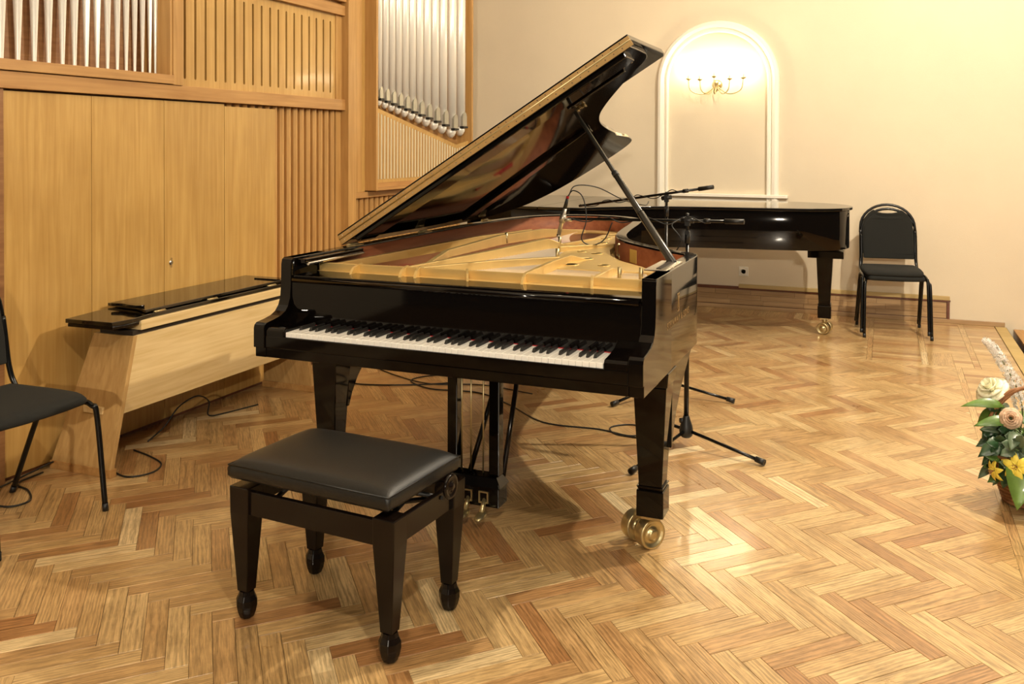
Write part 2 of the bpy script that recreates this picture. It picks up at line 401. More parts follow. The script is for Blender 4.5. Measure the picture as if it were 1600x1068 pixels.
# block-laid corner, border rows and framing strips
ux, uy = Vector((1, 0)), Vector((0, 1))
def block(x0, x1, y0, y1, along, w=.062, L=None):
    if along == 'x':
        n = max(1, round((y1-y0)/w)); h = (y1-y0)/n; LL = L or (x1-x0)
        for k in range(n):
            m = max(1, round((x1-x0)/LL)); s = (x1-x0)/m
            for j in range(m): add_piece([(x0+j*s, y0+k*h), (x0+(j+1)*s, y0+k*h), (x0+(j+1)*s, y0+(k+1)*h), (x0+j*s, y0+(k+1)*h)], ux, uy)
    else:
        n = max(1, round((x1-x0)/w)); h = (x1-x0)/n; LL = L or (y1-y0)
        for k in range(n):
            m = max(1, round((y1-y0)/LL)); s = (y1-y0)/m
            for j in range(m): add_piece([(x0+k*h, y0+j*s), (x0+(k+1)*h, y0+j*s), (x0+(k+1)*h, y0+(j+1)*s), (x0+k*h, y0+(j+1)*s)], uy, ux)
block(-2.30, XR, YB, 5.49, 'y', .06)
block(XR, 1.37, 3.86, 5.49, 'y', .04, .42)
block(1.37, 1.685, 3.86, 5.49, 'x', .062)
block(1.685, 1.725, 3.86, 5.49, 'y', .04, .42)
block(1.725, 1.885, 3.86, 4.26, 'y', .055)
block(1.725, 2.00, 4.26, 5.49, 'x', .062)
block(2.00, 2.04, 4.30, 5.49, 'y', .04, .42)
block(1.885, 2.00, 3.86, 4.26, 'x', .062)
block(2.00, 2.04, 3.86, 4.30, 'x', .062)
block(1.885, 1.92, -3.0, 3.86, 'y', .04, .42)
block(1.92, 2.27, -3.0, 3.86, 'x', .062)
block(2.04, 2.27, 3.86, 5.49, 'x', .062)
me = bpy.data.meshes.new('planks'); bm.to_mesh(me); bm.free(); me.materials.append(M_FLOOR)
o = bpy.data.objects.new('planks', me); COL.objects.link(o); o.parent = floor; o['kind'] = 'stuff'
# stage edge board and the lower step beyond
struct(MB().box(2.274, 2.355, -4.2, 5.46, -.06, .004).build('trim_1', M_CAPS, bevel=.003))
step = thing('wooden_step', 'brown wooden step beyond the right edge of the stage', 'step', (2.41, 0, 0))
MB().box(0, 1.99, -4.2, 5.49, -.03, -.012).build('tread', M_OAKR, step, bevel=.002)
MB().box(.0, 1.99, -4.2, 5.49, -.30, -.03).build('riser', M_DARKW, step)
struct(MB().box(2.355, 2.42, -4.2, 5.5, -.30, -.22).build('floor.001', M_DARK))

# ------------------------------------------------------------ room shell
YW, XL = 5.50, -2.62
wall_b = struct(MB().box(XL-.1, 4.4, YW, YW+.12, -.3, 5.0).build('wall_back', M_WALL))
struct(MB().box(XL-.12, XL, -4.2, YW+.12, -.06, 5.0).build('wall_left', M_WALL))
struct(MB().box(XL-.12, 4.4, -4.2, YW+.12, 5.0, 5.1).build('ceiling', M_CEIL))
# baseboard and panelled plinth along the back wall
bb = MB().box(-2.02, 2.348, YW-.022, YW, 0, .036)
struct(bb.build('baseboard_back', M_PLINTH, bevel=.003))
pl = struct(MB().box(-2.02, 1.925, YW-.012, YW, .036, .185).build('trim_2', M_DARKW))
x = -2.02; rows = 3; z0 = .042; rh = .044
for r in range(rows):
    x = -2.02-random.random()*.3
    while x < 1.925:
        L = random.uniform(.28, .42); a, b = max(x, -2.02), min(x+L, 1.92)
        if b-a > .02: MB().box(a+.001, b-.001, YW-.018, YW-.011, z0+r*rh, z0+(r+1)*rh-.002).build('plank', M_PLINTH, pl)
        x += L
MB().box(.245, 1.945, YW-.03, YW, .190, .222).build('cap_board', M_CAPS, pl, bevel=.002)
MB().box(-2.02, 1.95, YW-.026, YW, .176, .190).build('moulding', M_DARKW, pl, bevel=.002)
MB().box(1.925, 1.945, YW-.026, YW, .036, .176).build('end_strip', M_DARKW, pl, bevel=.002)
MB().box(-2.02, .245, YW-.02, YW, .190, .200).build('cap_board', M_DARKW, pl, bevel=.002)
# round-headed moulded niche frame on the back wall (profile swept along the arch)
CX, CZ = .040, 2.030
def arch_path(r, n=40):
    pts = [(CX-r, .90)]+[(CX-r*math.cos(PI*i/n), CZ+r*math.sin(PI*i/n)) for i in range(n+1)]+[(CX+r, .90)]
    return pts
tr = struct(MB().build('trim_3', M_WHITE)) if False else None
def sweep(prof, n=48):
    """prof: list of (radius, proud)"""
    mb = MB(); rings = []
    k = n+3
    for r, d in prof:
        rings.append([(x, YW-d, z) for x, z in arch_path(r, n)])
    vs = [v for ring in rings for v in ring]; m = len(rings[0]); fs = []
    for a in range(len(rings)-1):
        for b in range(m-1): fs.append((a*m+b, a*m+b+1, (a+1)*m+b+1, (a+1)*m+b))
    mb.add(vs, fs, False); return mb
arch = struct(sweep([(.438, 0), (.438, .030), (.446, .036), (.458, .036), (.464, .022), (.478, .022), (.484, .040), (.508, .046), (.530, .040), (.540, .026), (.540, 0)]).build('trim_3', M_WHITE))
MB().box(-.43, .66, YW-.055, YW, .995, 1.022).build('sill_moulding', M_WHITE, arch, bevel=.004)
# ------------------------------------------------------------ wall sconce
sc = thing('wall_sconce', 'gilt five-arm candle wall lamp glowing inside the white arch', 'lamp', (CX+.002, YW, 2.0))
MB().lathe([(.0, 0), (.035, 0), (.045, .012), (.03, .022), (.012, .03), (0, .03)], M=Matrix.Rotation(PI/2, 3, 'X').to_4x4(), n=18).build('back_plate', M_BRASS, sc)
MB().lathe([(0, -.06), (.012, -.05), (.02, -.03), (.012, -.01), (.022, .01), (.026, .03), (.016, .045), (0, .05)], c=(0, -.07, -.01), n=14).build('boss', M_BRASS, sc)
bp = [(-.24, -.10, .06), (-.13, -.15, .05), (0, -.18, .07), (.13, -.15, .05), (.24, -.10, .06)]
for bx, by, bz in bp:
    arm = MB().tube(smooth_curve([(0, -.06, -.01), (bx*.45, by*.75, -.085), (bx*.9, by, -.055), (bx, by, bz-.02)], 6), .005, 7).build('arm', M_BRASS, sc)
    MB().lathe([(.004, -.022), (.022, -.012), (.026, -.004), (.008, 0)], c=(bx, by, bz), n=14).build('drip_pan', M_BRASS, arm)
    MB().lathe([(.009, 0), (.009, .055), (0, .055)], c=(bx, by, bz), n=10).build('candle_sleeve', M_IVORY, arm)
    MB().lathe([(.006, .055), (.014, .072), (.015, .09), (.007, .115), (0, .13)], c=(bx, by, bz), n=12).build('bulb', M_BULB, arm)
# wall socket
so = thing('wall_socket', 'square white power socket low on the cream back wall', 'socket', (.284, YW, .335))
MB().box(-.042, .042, -.012, 0, -.042, .042).build('cover', M_SOCK, so, bevel=.004)
MB().lathe([(.020, -.002), (.026, 0), (.026, .006), (.020, .006), (.020, -.002)], c=(0, -.012, 0), M=Matrix.Rotation(PI/2, 4, 'X'), n=20).build('socket_ring', M_SOCK, so)
hb = MB().lathe([(0, 0), (.019, 0)], c=(0, -.0135, 0), M=Matrix.Rotation(PI/2, 4, 'X'), n=20).build('well', M_SOCK, so)
MB().cyl((-.008, -.0145, 0), (-.008, -.0130, 0), .0022, n=8).cyl((.008, -.0145, 0), (.008, -.0130, 0), .0022, n=8).build('contact_holes', M_DARK, so)

# ------------------------------------------------------------ pipe organ
XO = -2.03
org = thing('pipe_organ', 'tall honey oak pipe organ case with silver pipes along the left wall', 'organ', (XO, 0, 0))
def ob(name, mat, y0, y1, z0, z1, d0, d1, bevel=.002, par=None):
    """box on organ face; d = depth proud of the door plane"""
    return MB().box(d0, d1, y0, y1, z0, z1).build(name, mat, par or org, bevel=bevel)
ob('carcass', M_OAKD, -.95, 4.56, 0, 3.7, -.57, -.215, 0)
for k in range(4):
    y0 = -.035+.4695*k
    zt = 1.679 if k < 3 else 1.668
    d = ob('door', M_OAK, y0+.0015, y0+.4695-.0015, .02, zt, -.022, 0, .0015)
    if k == 2:
        lk = MB().lathe([(0, 0), (.011, 0), (.013, .002), (.013, .004), (0, .005)], c=(0, .950, .83), M=Matrix.Rotation(PI/2, 4, 'Y'), n=16)
        lk.box(-.001, .008, .948, .952, .805, .855).build('lock', M_STEEL, d)
ob('plinth', M_DARKW, -.1, 4.56, 0, .02, -.16, -.02, 0)
ob('door_backing', M_OAKD, -.035, 1.84, .02, 1.70, -.16, -.03, 0)
ob('panel', M_OAK, -.95, -.105, .02, 1.679, -.022, 0)
ob('stile', M_OAKD, -.10, -.04, 0, 1.688, -.03, .012)
# ribbed fields
for k in range(10):
    y = 1.845+.0705*k
    MB().prism([(-.05, y), (-.022, y+.002), (-.012, y+.012), (-.010, y+.022), (-.012, y+.032), (-.022, y+.042), (-.05, y+.044)], .0, 1.69).build('rib', M_OAKZ, org)
for k in range(6):
    y = 1.42+.0705*k
    MB().prism([(-.05, y), (-.022, y+.002), (-.010, y+.022), (-.022, y+.042), (-.05, y+.044)], 1.55, 1.69).build('rib', M_OAKZ, org)
ob('rib_backing', M_OAKR, 1.40, 2.56, 0, 1.70, -.16, -.045, 0)
for k in range(26):
    y = 2.715+.0705*k
    MB().prism([(-.05, y), (-.022, y+.002), (-.012, y+.012), (-.010, y+.022), (-.012, y+.032), (-.022, y+.042), (-.05, y+.044)], .0, 1.075).build('rib', M_OAKZ, org)
ob('rib_backing', M_OAKR, 2.69, 4.56, 0, 1.08, -.16, -.045, 0)
# rails and posts
ob('lower_rail', M_OAKR, -.95, 2.595, 1.688, 1.762, -.10, .022)
ob('pipe_shelf', M_OAKR, -.95, .942, 1.765, 1.812, -.16, .035)
ob('stile', M_OAKZ, .942, 1.012, 1.762, 3.6, -.12, .03)
ob('stile', M_OAKZ, .925, .942, 1.812, 3.6, -.16, .022)
ob('post', M_OAKZ, 2.592, 2.69, 0, 3.6, -.16, .05)
ob('stile', M_OAKZ, 2.520, 2.592, 1.762, 2.345, -.05, -.004)
ob('stile', M_OAKZ, 2.530, 2.592, 0, 1.688, -.05, -.012)
ob('upper_rail', M_OAKR, 1.012, 2.592, 2.338, 2.405, -.06, .022)
ob('upper_rail', M_OAKR, 1.012, 2.592, 2.405, 2.43, -.06, -.01)
ob('upper_rail', M_OAKR, 1.012, 2.592, 2.43, 2.50, -.06, .034)
ob('panel', M_OAK, 1.012, 2.592, 2.50, 3.6, -.06, -.02)
# slotted board: 18 vertical round-ended slots, a near-black backing paints the shade behind them
sb = MB(); yy0, yy1, zz0, zz1 = 1.012, 2.525, 1.762, 2.338
slots = [1.071+.0818*k for k in range(18)]; hw = .0085; sz0, sz1 = 1.803, 2.288
sb.box(-.030, -.012, yy0, yy1, zz0, sz0-.0); sb.box(-.030, -.012, yy0, yy1, sz1, zz1)
edges = [yy0]+[e for s in slots for e in (s-hw, s+hw)]+[yy1]
for i in range(0, len(edges), 2): sb.box(-.030, -.012, edges[i], edges[i+1], sz0, sz1)
for s in slots:
    for zc, sg in ((sz0, 1), (sz1, -1)):
        for side in (-1, 1):
            n = 4; pts = [(s+side*hw, zc)]+[(s+side*hw*math.cos(a), zc+sg*hw*(1-math.sin(a))) for a in [PI/2*i/n for i in range(n+1)]]
            pts = [(s+side*hw, zc), (s, zc)]+[(s+side*hw*math.sin(a), zc+sg*hw*(1-math.cos(a))) for a in [PI/2*i/n for i in range(1, n+1)]]
            sb.yz(pts, -.030, -.012)
sb.build('slotted_board', M_OAK, org)
ob('shade_backing', M_DARK, 1.012, 2.525, 1.762, 2.338, -.16, -.10, 0)
# front pipes over the doors: only the tapering feet reach into the picture
ob('pipe_backing', M_OAKD, -.95, .942, 1.812, 3.6, -.20, -.16, 0)
py = [-.40, -.305, -.215, -.13, -.05, .014, .097, .181, .257, .333, .401, .471, .536, .599, .661, .719, .775, .828, .879, .930-.012]
py = py[0:4]+[-.07]+py[5:]
for k, y in enumerate(py):
    t = k/(len(py)-1); r0 = .011-.005*t; r1 = .055-.034*t
    p = MB().cyl((-.07, y, 1.81), (-.07, y, 2.75), r0, r1, 16, caps=False).cyl((-.07, y, 2.75), (-.07, y, 3.5), r1, r1, 16)
    p.build('organ_pipe', M_TIN, org)
# right tower: protruding box frame with the silver pipes
ob('frame_rail', M_OAKR, 2.69, 4.57, 1.07, 1.112, -.16, .012)
ob('frame_stile', M_OAKZ, 2.69, 2.83, 1.112, 3.6, -.16, .012)
bx = .085
ob('box_side', M_OAKZ, 2.905, 2.930, 1.12, 3.6, -.16, bx)
ob('box_side', M_OAKZ, 4.545, 4.570, 1.12, 3.6, -.16, bx)
ob('box_side', M_OAKR, 2.930, 4.545, 1.12, 1.145, -.16, bx)
ob('panel', M_OAK, 2.83, 2.905, 1.112, 3.6, -.16, -.01)
low = [2.985, 3.06, 3.15, 3.245, 3.345, 3.45, 3.56, 3.68, 3.81, 3.95, 4.10, 4.275, 4.45]
foot = {}
def slope(y):  # top line of the ribbed panel under the pipes
    return 1.716-(y-3.0)*(1.716-1.455)/(4.30-3.0) if y < 4.30 else 1.455+(y-4.30)*.14
pts = [(2.93, 1.145), (2.93, slope(2.93)), (4.30, slope(4.30)), (4.545, slope(4.545)), (4.545, 1.145)]
MB().yz(pts, bx-.055, bx-.035).build('grille_board', M_OAK, org)
MB().yz([(2.93, 1.145), (2.93, 1.175), (4.545, 1.175), (4.545, 1.145)], bx-.035, bx-.028).build('grille_rail', M_OAKR, org)
M_PALE = plain('pale_grey_bar', (.62, .55, .38), .4)
for k in range(33):
    y = 2.985+k*.0475
    if y > 4.53: break
    zt = slope(y)-.035
    MB().prism([(bx-.036, y-.007), (bx-.029, y-.005), (bx-.026, y), (bx-.029, y+.005), (bx-.036, y+.007)], 1.20, zt).build('grille_bar', M_PALE, org)
    MB().cyl((bx-.036, y+.022, 1.20), (bx-.036, y+.022, zt), .003, n=6).build('grille_groove', M_OAKD, org)
for k, y in enumerate(low):
    r = .026+.024*k/12; zb = slope(y)+.03+.012*k/12*2; xx = bx-.075
    foot_h = .045+.03*k/12
    p = MB().cyl((xx, y, zb+foot_h), (xx, y, 3.4 if k else 2.46), r, r, 20, caps=True).build('organ_pipe', M_TIN, org)
    MB().lathe([(r*.25, -.0), (r*.62, foot_h*.22), (r*.88, foot_h*.55), (r, foot_h)], c=(xx, y, zb), n=18).build('pipe_foot', M_TIN, p)
    # mouth: flattened lower leaf and upper leaf with pointed arch
    m = MB(); h = .095+.045*k/12; w = r*.82
    prof = [(-w, foot_h+.012), (w, foot_h+.012), (w, foot_h+h*.66), (w*.72, foot_h+h*.85), (0, foot_h+h), (-w*.72, foot_h+h*.85), (-w, foot_h+h*.66)]
    m.prism([(a, b) for a, b in prof], r*.60, r+.002, Matrix.Translation((xx, y, zb)) @ Matrix(((0, 0, 1, 0), (1, 0, 0, 0), (0, 1, 0, 0), (0, 0, 0, 1))))
    m.build('pipe_mouth', M_TIN2, p)
    MB().box(xx+r*.5, xx+r+.010, y-w*1.12, y+w*1.12, zb+foot_h-.006, zb+foot_h+.010).build('mouth_slit', M_PLASTIC, p)
ob('tower_back', M_OAKR, 2.93, 4.545, 1.145, 3.6, -.16, -.06, 0)

# ------------------------------------------------------------ long low bench against the organ doors
be = thing('wooden_bench', 'long pale oak bench with splayed end boards against organ doors', 'bench', (-1.66, 0, 0))
def end_board(ytop, ybot, sgn):
    t = .024
    v = []
    for (xf, xb, y, z) in ((0, -.235, ytop, .592), (0, -.345, ybot, .035)):
        v += [(xf, y, z), (xb, y, z), (xb, y+sgn*t, z), (xf, y+sgn*t, z)]
    mb = MB(); mb.add(v, [(0, 1, 2, 3), (7, 6, 5, 4), (0, 4, 5, 1), (1, 5, 6, 2), (2, 6, 7, 3), (3, 7, 4, 0)])
    e = mb.build('end_board', M_BENCHZ, be, bevel=.002)
    MB().box(-.350, .006, min(ybot-.005*sgn, ybot+sgn*.03), max(ybot-.005*sgn, ybot+sgn*.03), 0, .036).build('foot_strip', M_OAKR, e, bevel=.002)
    return e
e1 = end_board(.318, .182, 1); e2 = end_board(1.585, 1.715, -1)
MB().box(-.205, -.095, .229, .246, .255, .285).build('tenon', M_BENCH, e1, bevel=.001)
fp = MB(); fp.add([(-.0015, .3425, .592), (-.0015, 1.5605, .592), (-.0015, 1.637, .262), (-.0015, .262, .262), (-.02, .3425, .592), (-.02, 1.5605, .592), (-.02, 1.637, .262), (-.02, .262, .262)],
       [(0, 3, 2, 1), (4, 5, 6, 7), (0, 1, 5, 4), (1, 2, 6, 5), (2, 3, 7, 6), (3, 0, 4, 7)])
fp.build('front_board', M_BENCH, be, bevel=.001)
MB().box(-.21, -.016, .33, 1.57, .592, .612).build('painted_shadow_gap', M_DARK, be)  # near-black filler paints the shadow gap below the seat board
MB().box(-.24, .0, .365, 1.58, .612, .655).build('seat_board', M_BENCH, be, bevel=.003)
# black lacquered piano fittings laid on the bench
lb = thing('folded_piano_flap', 'black lacquered board with shaped left end lying directly on oak bench', 'board', (-1.66, 0, .655))
MB().prism([(-.268, .190), (-.010, .205), (.008, .30), (-.015, .44), (-.012, 1.55), (-.27, 1.55), (-.30, .4)], .001, .019).build('board', M_GLOSS, lb, bevel=.002)
MB().prism([(-.26, .196), (-.014, .211), (.002, .30), (-.008, .36), (-.27, .36)], -.016, -.001).build('under_board', M_BLACK2, lb, bevel=.002)
for y in (.50, .86, 1.34):
    MB().box(-.026, -.013, y-.035, y+.035, .019, .022).cyl((-.022, y-.035, .022), (-.022, y+.035, .022), .004, n=8).build('brass_hinge', M_BRASS, lb)
ub = thing('music_desk', 'narrow black lacquered music desk lying folded upon the shaped black board', 'music desk', (-1.66, 0, .677))
MB().prism([(-.035, .425), (-.035, 1.52), (-.34, 1.52), (-.34, .50), (-.13, .47)], 0, .014).build('desk_panel', M_GLOSS, ub, bevel=.002)
MB().prism([(p.x, p.y) for p in smooth_curve([(-.27, .452), (-.21, .462), (-.16, .448), (-.11, .446), (-.085, .462), (-.10, .485), (-.16, .492), (-.27, .490)], 4, True)], .014, .026).build('desk_lip', M_BLACK, ub, bevel=.002)
MB().box(-.20, -.035, 1.42, 1.435, .014, .020).build('desk_end_rail', M_BLACK, ub)

# ------------------------------------------------------------ grand piano
RIM = [(.747, .17), (.747, .5), (.747, .82), (.742, .90), (.715, .965), (.63, 1.035), (.536, 1.13), (.415, 1.27), (.32, 1.42), (.25, 1.63), (.203, 1.89), (.168, 2.15), (.142, 2.33), (.118, 2.46), (.08, 2.58), (.01, 2.69), (-.1, 2.765), (-.27, 2.795), (-.44, 2.75), (-.57, 2.64), (-.655, 2.47), (-.71, 2.22), (-.735, 1.92), (-.747, 1.5), (-.747, .9), (-.747, .17)]
def rimline(off=0, k=4):
    c = [Vector((p.x, p.y)) for p in smooth_curve([(x, y, 0) for x, y in RIM], k)]
    return offset(c, off) if off else c
def make_piano(is_open):
    if is_open: t = thing('grand_piano', 'black concert grand piano with raised lid and exposed gold plate and keyboard', 'piano')
    else: t = thing('grand_piano', 'closed black grand piano standing along back wall under the arch', 'piano')
    outer = rimline(); inner = rimline(.052); RB, RT = (.655, 1.010) if is_open else (.675, .966)
    # rim
    mb = MB(); n = len(outer)
    vs = [(p.x, p.y, RB) for p in outer]+[(p.x, p.y, RT) for p in outer]+[(p.x, p.y, RT) for p in inner]+[(p.x, p.y, RB) for p in inner]
    fs = []
    for a in range(4):
        b = (a+1) % 4
        for i in range(n-1): fs.append((a*n+i, a*n+i+1, b*n+i+1, b*n+i))
    fs += [(0, n, 2*n, 3*n), (n-1, 2*n-1, 3*n-1, 4*n-1)]
    mb.add(vs, fs, False); rim = mb.build('rim', M_BLACK, t, bevel=.003)
    for f in rim.data.polygons: f.use_smooth = abs(f.normal.z) < .3
    if is_open:
        m2 = MB(); i2 = rimline(.0525); i3 = rimline(.056); k = len(i2)
        a0 = next(i for i, p in enumerate(i2) if p.y > .30); a1 = max(i for i, p in enumerate(i2) if p.y > .30)
        vs = []; idx = range(a0, a1+1); k = len(idx)
        for z in (.80, 1.002):
            vs += [(i2[i].x, i2[i].y, z) for i in idx]
        for z in (1.002, .80): vs += [(i3[i].x, i3[i].y, z) for i in idx]
        fs = [(a*k+i, a*k+i+1, ((a+1) % 4)*k+i+1, ((a+1) % 4)*k+i) for a in range(4) for i in range(k-1)]
        m2.add(vs, fs, True); m2.build('inner_rim_veneer', M_MAHOG, t)
    # underside
    poly = [(p.x, p.y) for p in rimline(.03)]
    MB().prism(poly, .70, .72).build('bottom_frame', M_BLACK2, t)
    MB().box(-.70, .70, .02, .85, .655, .70).build('keybed', M_BLACK2, t)
    # arms and cheeks
    prof = [(.0, .655), (.0, .692), (-.012, .692), (-.012, .764), (-.008, .776), (.004, .784), (.05, .789), (.09, .796), (.118, .808), (.138, .828), (.150, .856), (.155, .90), (.157, .985), (.162, 1.004), (.175, 1.010), (.40, 1.010), (.40, .655)]
    for s in (-1, 1):
        MB().yz([(y, min(z, RT)) for y, z in prof], s*.7471 if s > 0 else -.7471, s*.698).build('arm', M_BLACK, t, bevel=.0025)
        MB().yz([(-.004, .693), (-.004, .758), (.003, .768), (.06, .772), (.12, .782), (.16, .80), (.18, .80), (.18, .693)], s*.6155, s*.6975).build('key_block', M_BLACK, t, bevel=.004)
    MB().box(-.6975, .6975, .0005, .03, .6555, .693).build('lower_front_rail', M_BLACK, t, bevel=.003)
    MB().box(-.6975, .6975, -.006, .012, .693, .738).build('key_slip', M_BLACK, t, bevel=.003)
    # keys
    if is_open:
        kw = 1.225/52; x0 = -.6125
        wm = MB().box(.0005, kw-.0005, 0, .150, .735, .755).mesh('white_key', M_IVORY)
        for k in range(52):
            o = bpy.data.objects.new('white_key', wm); COL.objects.link(o); o.parent = t; o.location = (x0+k*kw, .002, random.uniform(-.0003, .0003))
            if k == 0: o0 = o
            b = o.modifiers.new('bevel', 'BEVEL'); b.width = .0012; b.segments = 1
        bmk = MB(); bmk.add([(-.0055, .052, .752), (.0055, .052, .752), (.0055, .150, .752), (-.0055, .150, .752), (-.0045, .062, .768), (.0045, .062, .768), (.0045, .150, .768), (-.0045, .150, .768)],
                            [(3, 2, 1, 0), (4, 5, 6, 7), (0, 1, 5, 4), (1, 2, 6, 5), (2, 3, 7, 6), (3, 0, 4, 7)])
        bmm = bmk.mesh('black_key', M_EBONY)
        for k in range(51):
            note = (k+5) % 7   # A=5 with C=0
            if note in (2, 6): continue
            o = bpy.data.objects.new('black_key', bmm); COL.objects.link(o); o.parent = t
            sh = {0: -.0015, 1: .0015, 3: -.002, 4: 0, 5: .002}[note]
            o.location = (x0+(k+1)*kw+sh, .002, 0)
            b = o.modifiers.new('bevel', 'BEVEL'); b.width = .0015; b.segments = 1
        MB().box(-.6155, .655, .1525, .158, .74, .7565).build('red_felt_strip', M_RED, t)
    MB().box(-.6975, .6975, .158, .178, .74, .928).build('fallboard', M_BLACK, t, bevel=.003)
    MB().cyl((-.69, .158, .926), (.69, .158, .926), .011, n=14).build('fallboard_nosing', M_BLACK, t)
    MB().box(-.6975, .6975, .165, .310, .930, .943).build('desk_shelf', M_BLACK, t, bevel=.003)
    # legs
    def leg(x, y, flare, name='leg', back=False):
        L = MB()
        L.frus((x, y, .235), .042, .042, (x, y, .60), .060, .060)
        L.frus((x, y, .60), .064, .064, (x, y, .655), .070, .070)
        l = L.build(name, M_BLACK, t, bevel=.004)
        MB().frus((x, y, .225), .043, .043, (x, y, .240), .050, .050).box(x-.049, x+.049, y-.049, y+.049, .130, .226).build('foot_block', M_BLACK, l, bevel=.004)
        if flare:
            xo = x+flare*.002
            MB().yz([(y+.05, .655), (y+.42, .655), (y+.36, .628), (y+.27, .580), (y+.19, .53), (y+.12, .47), (y+.075, .41), (y+.052, .36), (y+.04, .36)], xo-.056, xo+.056).build('leg_bracket', M_BLACK, l, bevel=.003)
        # twin-wheel brass caster
        ax = Vector((.77, -.63, 0)) if not back else Vector((1, -.25, 0)).normalized()
        c = Vector((x-.045, y+.035, .054)) if not back else Vector((x-.04, y, .045)); R = .054 if not back else .045
        cst = MB().cyl(c-ax*.058, c+ax*.058, .009, n=10).cyl((c.x, c.y, c.z), (x, y, .13), .016, .02, n=12).box(x-.035, x+.035, y-.035, y+.035, .118, .131).build('caster_fork', M_BRASS, l)
        rot = ax.to_track_quat('Z', 'Y').to_matrix().to_4x4()
        for sg in (-1, 1):
            cc = c+ax*sg*.042
            prof2 = [(0, -.022), (R*.35, -.022), (R*.38, -.016), (R*.74, -.014), (R*.80, -.022), (R*.97, -.022), (R, -.018), (R, .018), (R*.97, .022), (R*.80, .022), (R*.74, .014), (R*.38, .014), (R*.36, .026), (R*.2, .028), (0, .028)]
            if sg < 0: prof2 = [(r, -z) for r, z in reversed(prof2)]
            MB().lathe(prof2, c=cc, M=rot, n=28).build('wheel', M_BRASS, cst)
        if not back:
            MB().cyl(c-ax*.075+Vector((0, -.02, -.02)), c-ax*.02+Vector((0, -.03, .075)), .006, n=8).build('brake_lever', M_BRASS, cst)
        return l
    leg(.680, .41, 1); leg(-.680, .41, -1); leg(-.225, 2.62, 0, back=True)
    MB().box(-.16-.225, .08-.225+.04, 2.50, 2.76, .60, .655).build('leg_plate', M_BLACK, t, bevel=.003)
    # pedal lyre
    ly = MB().box(-.149, -.107, .42, .465, .17, .655).box(.030, .073, .42, .465, .17, .655).build('lyre_post', M_BLACK, t, bevel=.003)
    lb_ = MB().box(-.195, .085, .39, .475, .06, .135).frus((-.055, .432, .135), .148, .05, (-.055, .432, .150), .140, .042).frus((-.055, .432, .150), .140, .042, (-.055, .432, .172), .125, .030)
    lbx = lb_.build('lyre_box', M_BLACK, t, bevel=.003)
    for k, xp in enumerate((-.106, -.045, .023)):
        pd = MB().lathe([(.0, -.004), (.016, -.004), (.021, 0), (.018, .006), (.008, .010), (0, .011)], c=(xp+.008, .340, .042), n=18, M=Matrix.Rotation(.25, 4, 'X') @ Matrix.Diagonal((1, 1.7, 1, 1)))
        pd.cyl((xp+.006, .355, .048), (xp, .40, .092), .011, .008, n=10)
        pd.build('pedal', M_BRASS, lbx)
        fr = MB().box(xp-.020, xp+.020, .384, .391, .075, .080).box(xp-.020, xp+.020, .384, .391, .115, .120).box(xp-.020, xp-.015, .384, .391, .080, .115).box(xp+.015, xp+.020, .384, .391, .080, .115)
        fr.build('pedal_escutcheon', M_BRASS, lbx)
    for xp in (-.055, -.002, -.095): MB().cyl((xp, .44, .17), (xp, .44, .66), .0035, n=8).build('pedal_rod', M_BRASS, ly)
    for xa, xb in ((-.075, -.04), (.068, .02)): MB().cyl((xa, .47, .15), (xb+.0, .82, .66), .011, n=8).build('lyre_brace', M_BLACK2, ly)
    # lid
    lidpts = [(p.x, p.y) for p in rimline(-.022)]
    lt = [(p.x, p.y) for p in smooth_curve([(.168, 2.25, 0), (.158, 2.45, 0), (.145, 2.62, 0), (.11, 2.76, 0), (.03, 2.83, 0), (-.12, 2.855, 0), (-.33, 2.84, 0), (-.50, 2.77, 0), (-.63, 2.63, 0), (-.70, 2.45, 0)], 4)]
    i0 = min((i for i, p in enumerate(lidpts) if p[0] > 0 and p[1] > 2.2)); i1 = max(i for i, p in enumerate(lidpts) if p[0] < 0 and p[1] > 2.48)
    if is_open: lidpts = lidpts[:i0]+lt+lidpts[i1+1:]
    TH = math.radians(32.3)
    if is_open:
        y0 = .622
        cut = clip_poly(lidpts, [(0, -1, -y0)])
        ML = Matrix.Translation((-.757, 0, 1.016)) @ Matrix.Rotation(-TH, 4, 'Y') @ Matrix.Translation((.757, 0, 0))
        MB().prism(cut, 0, .025, ML).build('lid', M_BLACK, t, bevel=.003)
        MB().prism([(-.765, y0), (.785, y0), (.785, y0+.58), (.77, y0+.63), (-.765, y0+.63)], .027, .052, ML).build('front_flap', M_BLACK, t, bevel=.003)
        MB().prism([(-.70, y0+.012), (.735, y0+.012), (.73, y0+.15), (-.70, y0+.17)], -.020, 0, ML).build('front_batten', M_BLACK, t, bevel=.004)
        MB().prism([(-.68, 1.68), (.245, 1.50), (.225, 1.59), (-.67, 1.775)], -.022, 0, ML).build('cross_batten', M_BLACK, t, bevel=.004)
        hg = MB().box(-.765, .785, y0-.0035, y0, .003, .0255, ML).box(-.765, .785, y0-.0035, y0, .0275, .044, ML).build('long_hinge', M_HINGE, t)
        a = MB()
        a.cyl(ML @ Vector((-.765, y0-.003, .0265)), ML @ Vector((.785, y0-.003, .0265)), .0035, n=8)
        a.build('hinge_pin', M_BRASS, hg)
        sm = MB().cyl((0, 0, 0), (0, -.001, 0), .0025, n=6).mesh('screw', M_STEEL)
        for k in range(38):
            for zz in (.014, .036):
                o = bpy.data.objects.new('screw', sm); COL.objects.link(o); o.parent = hg
                o.location = ML @ Vector((-.74+k*.04, y0-.0035, zz))
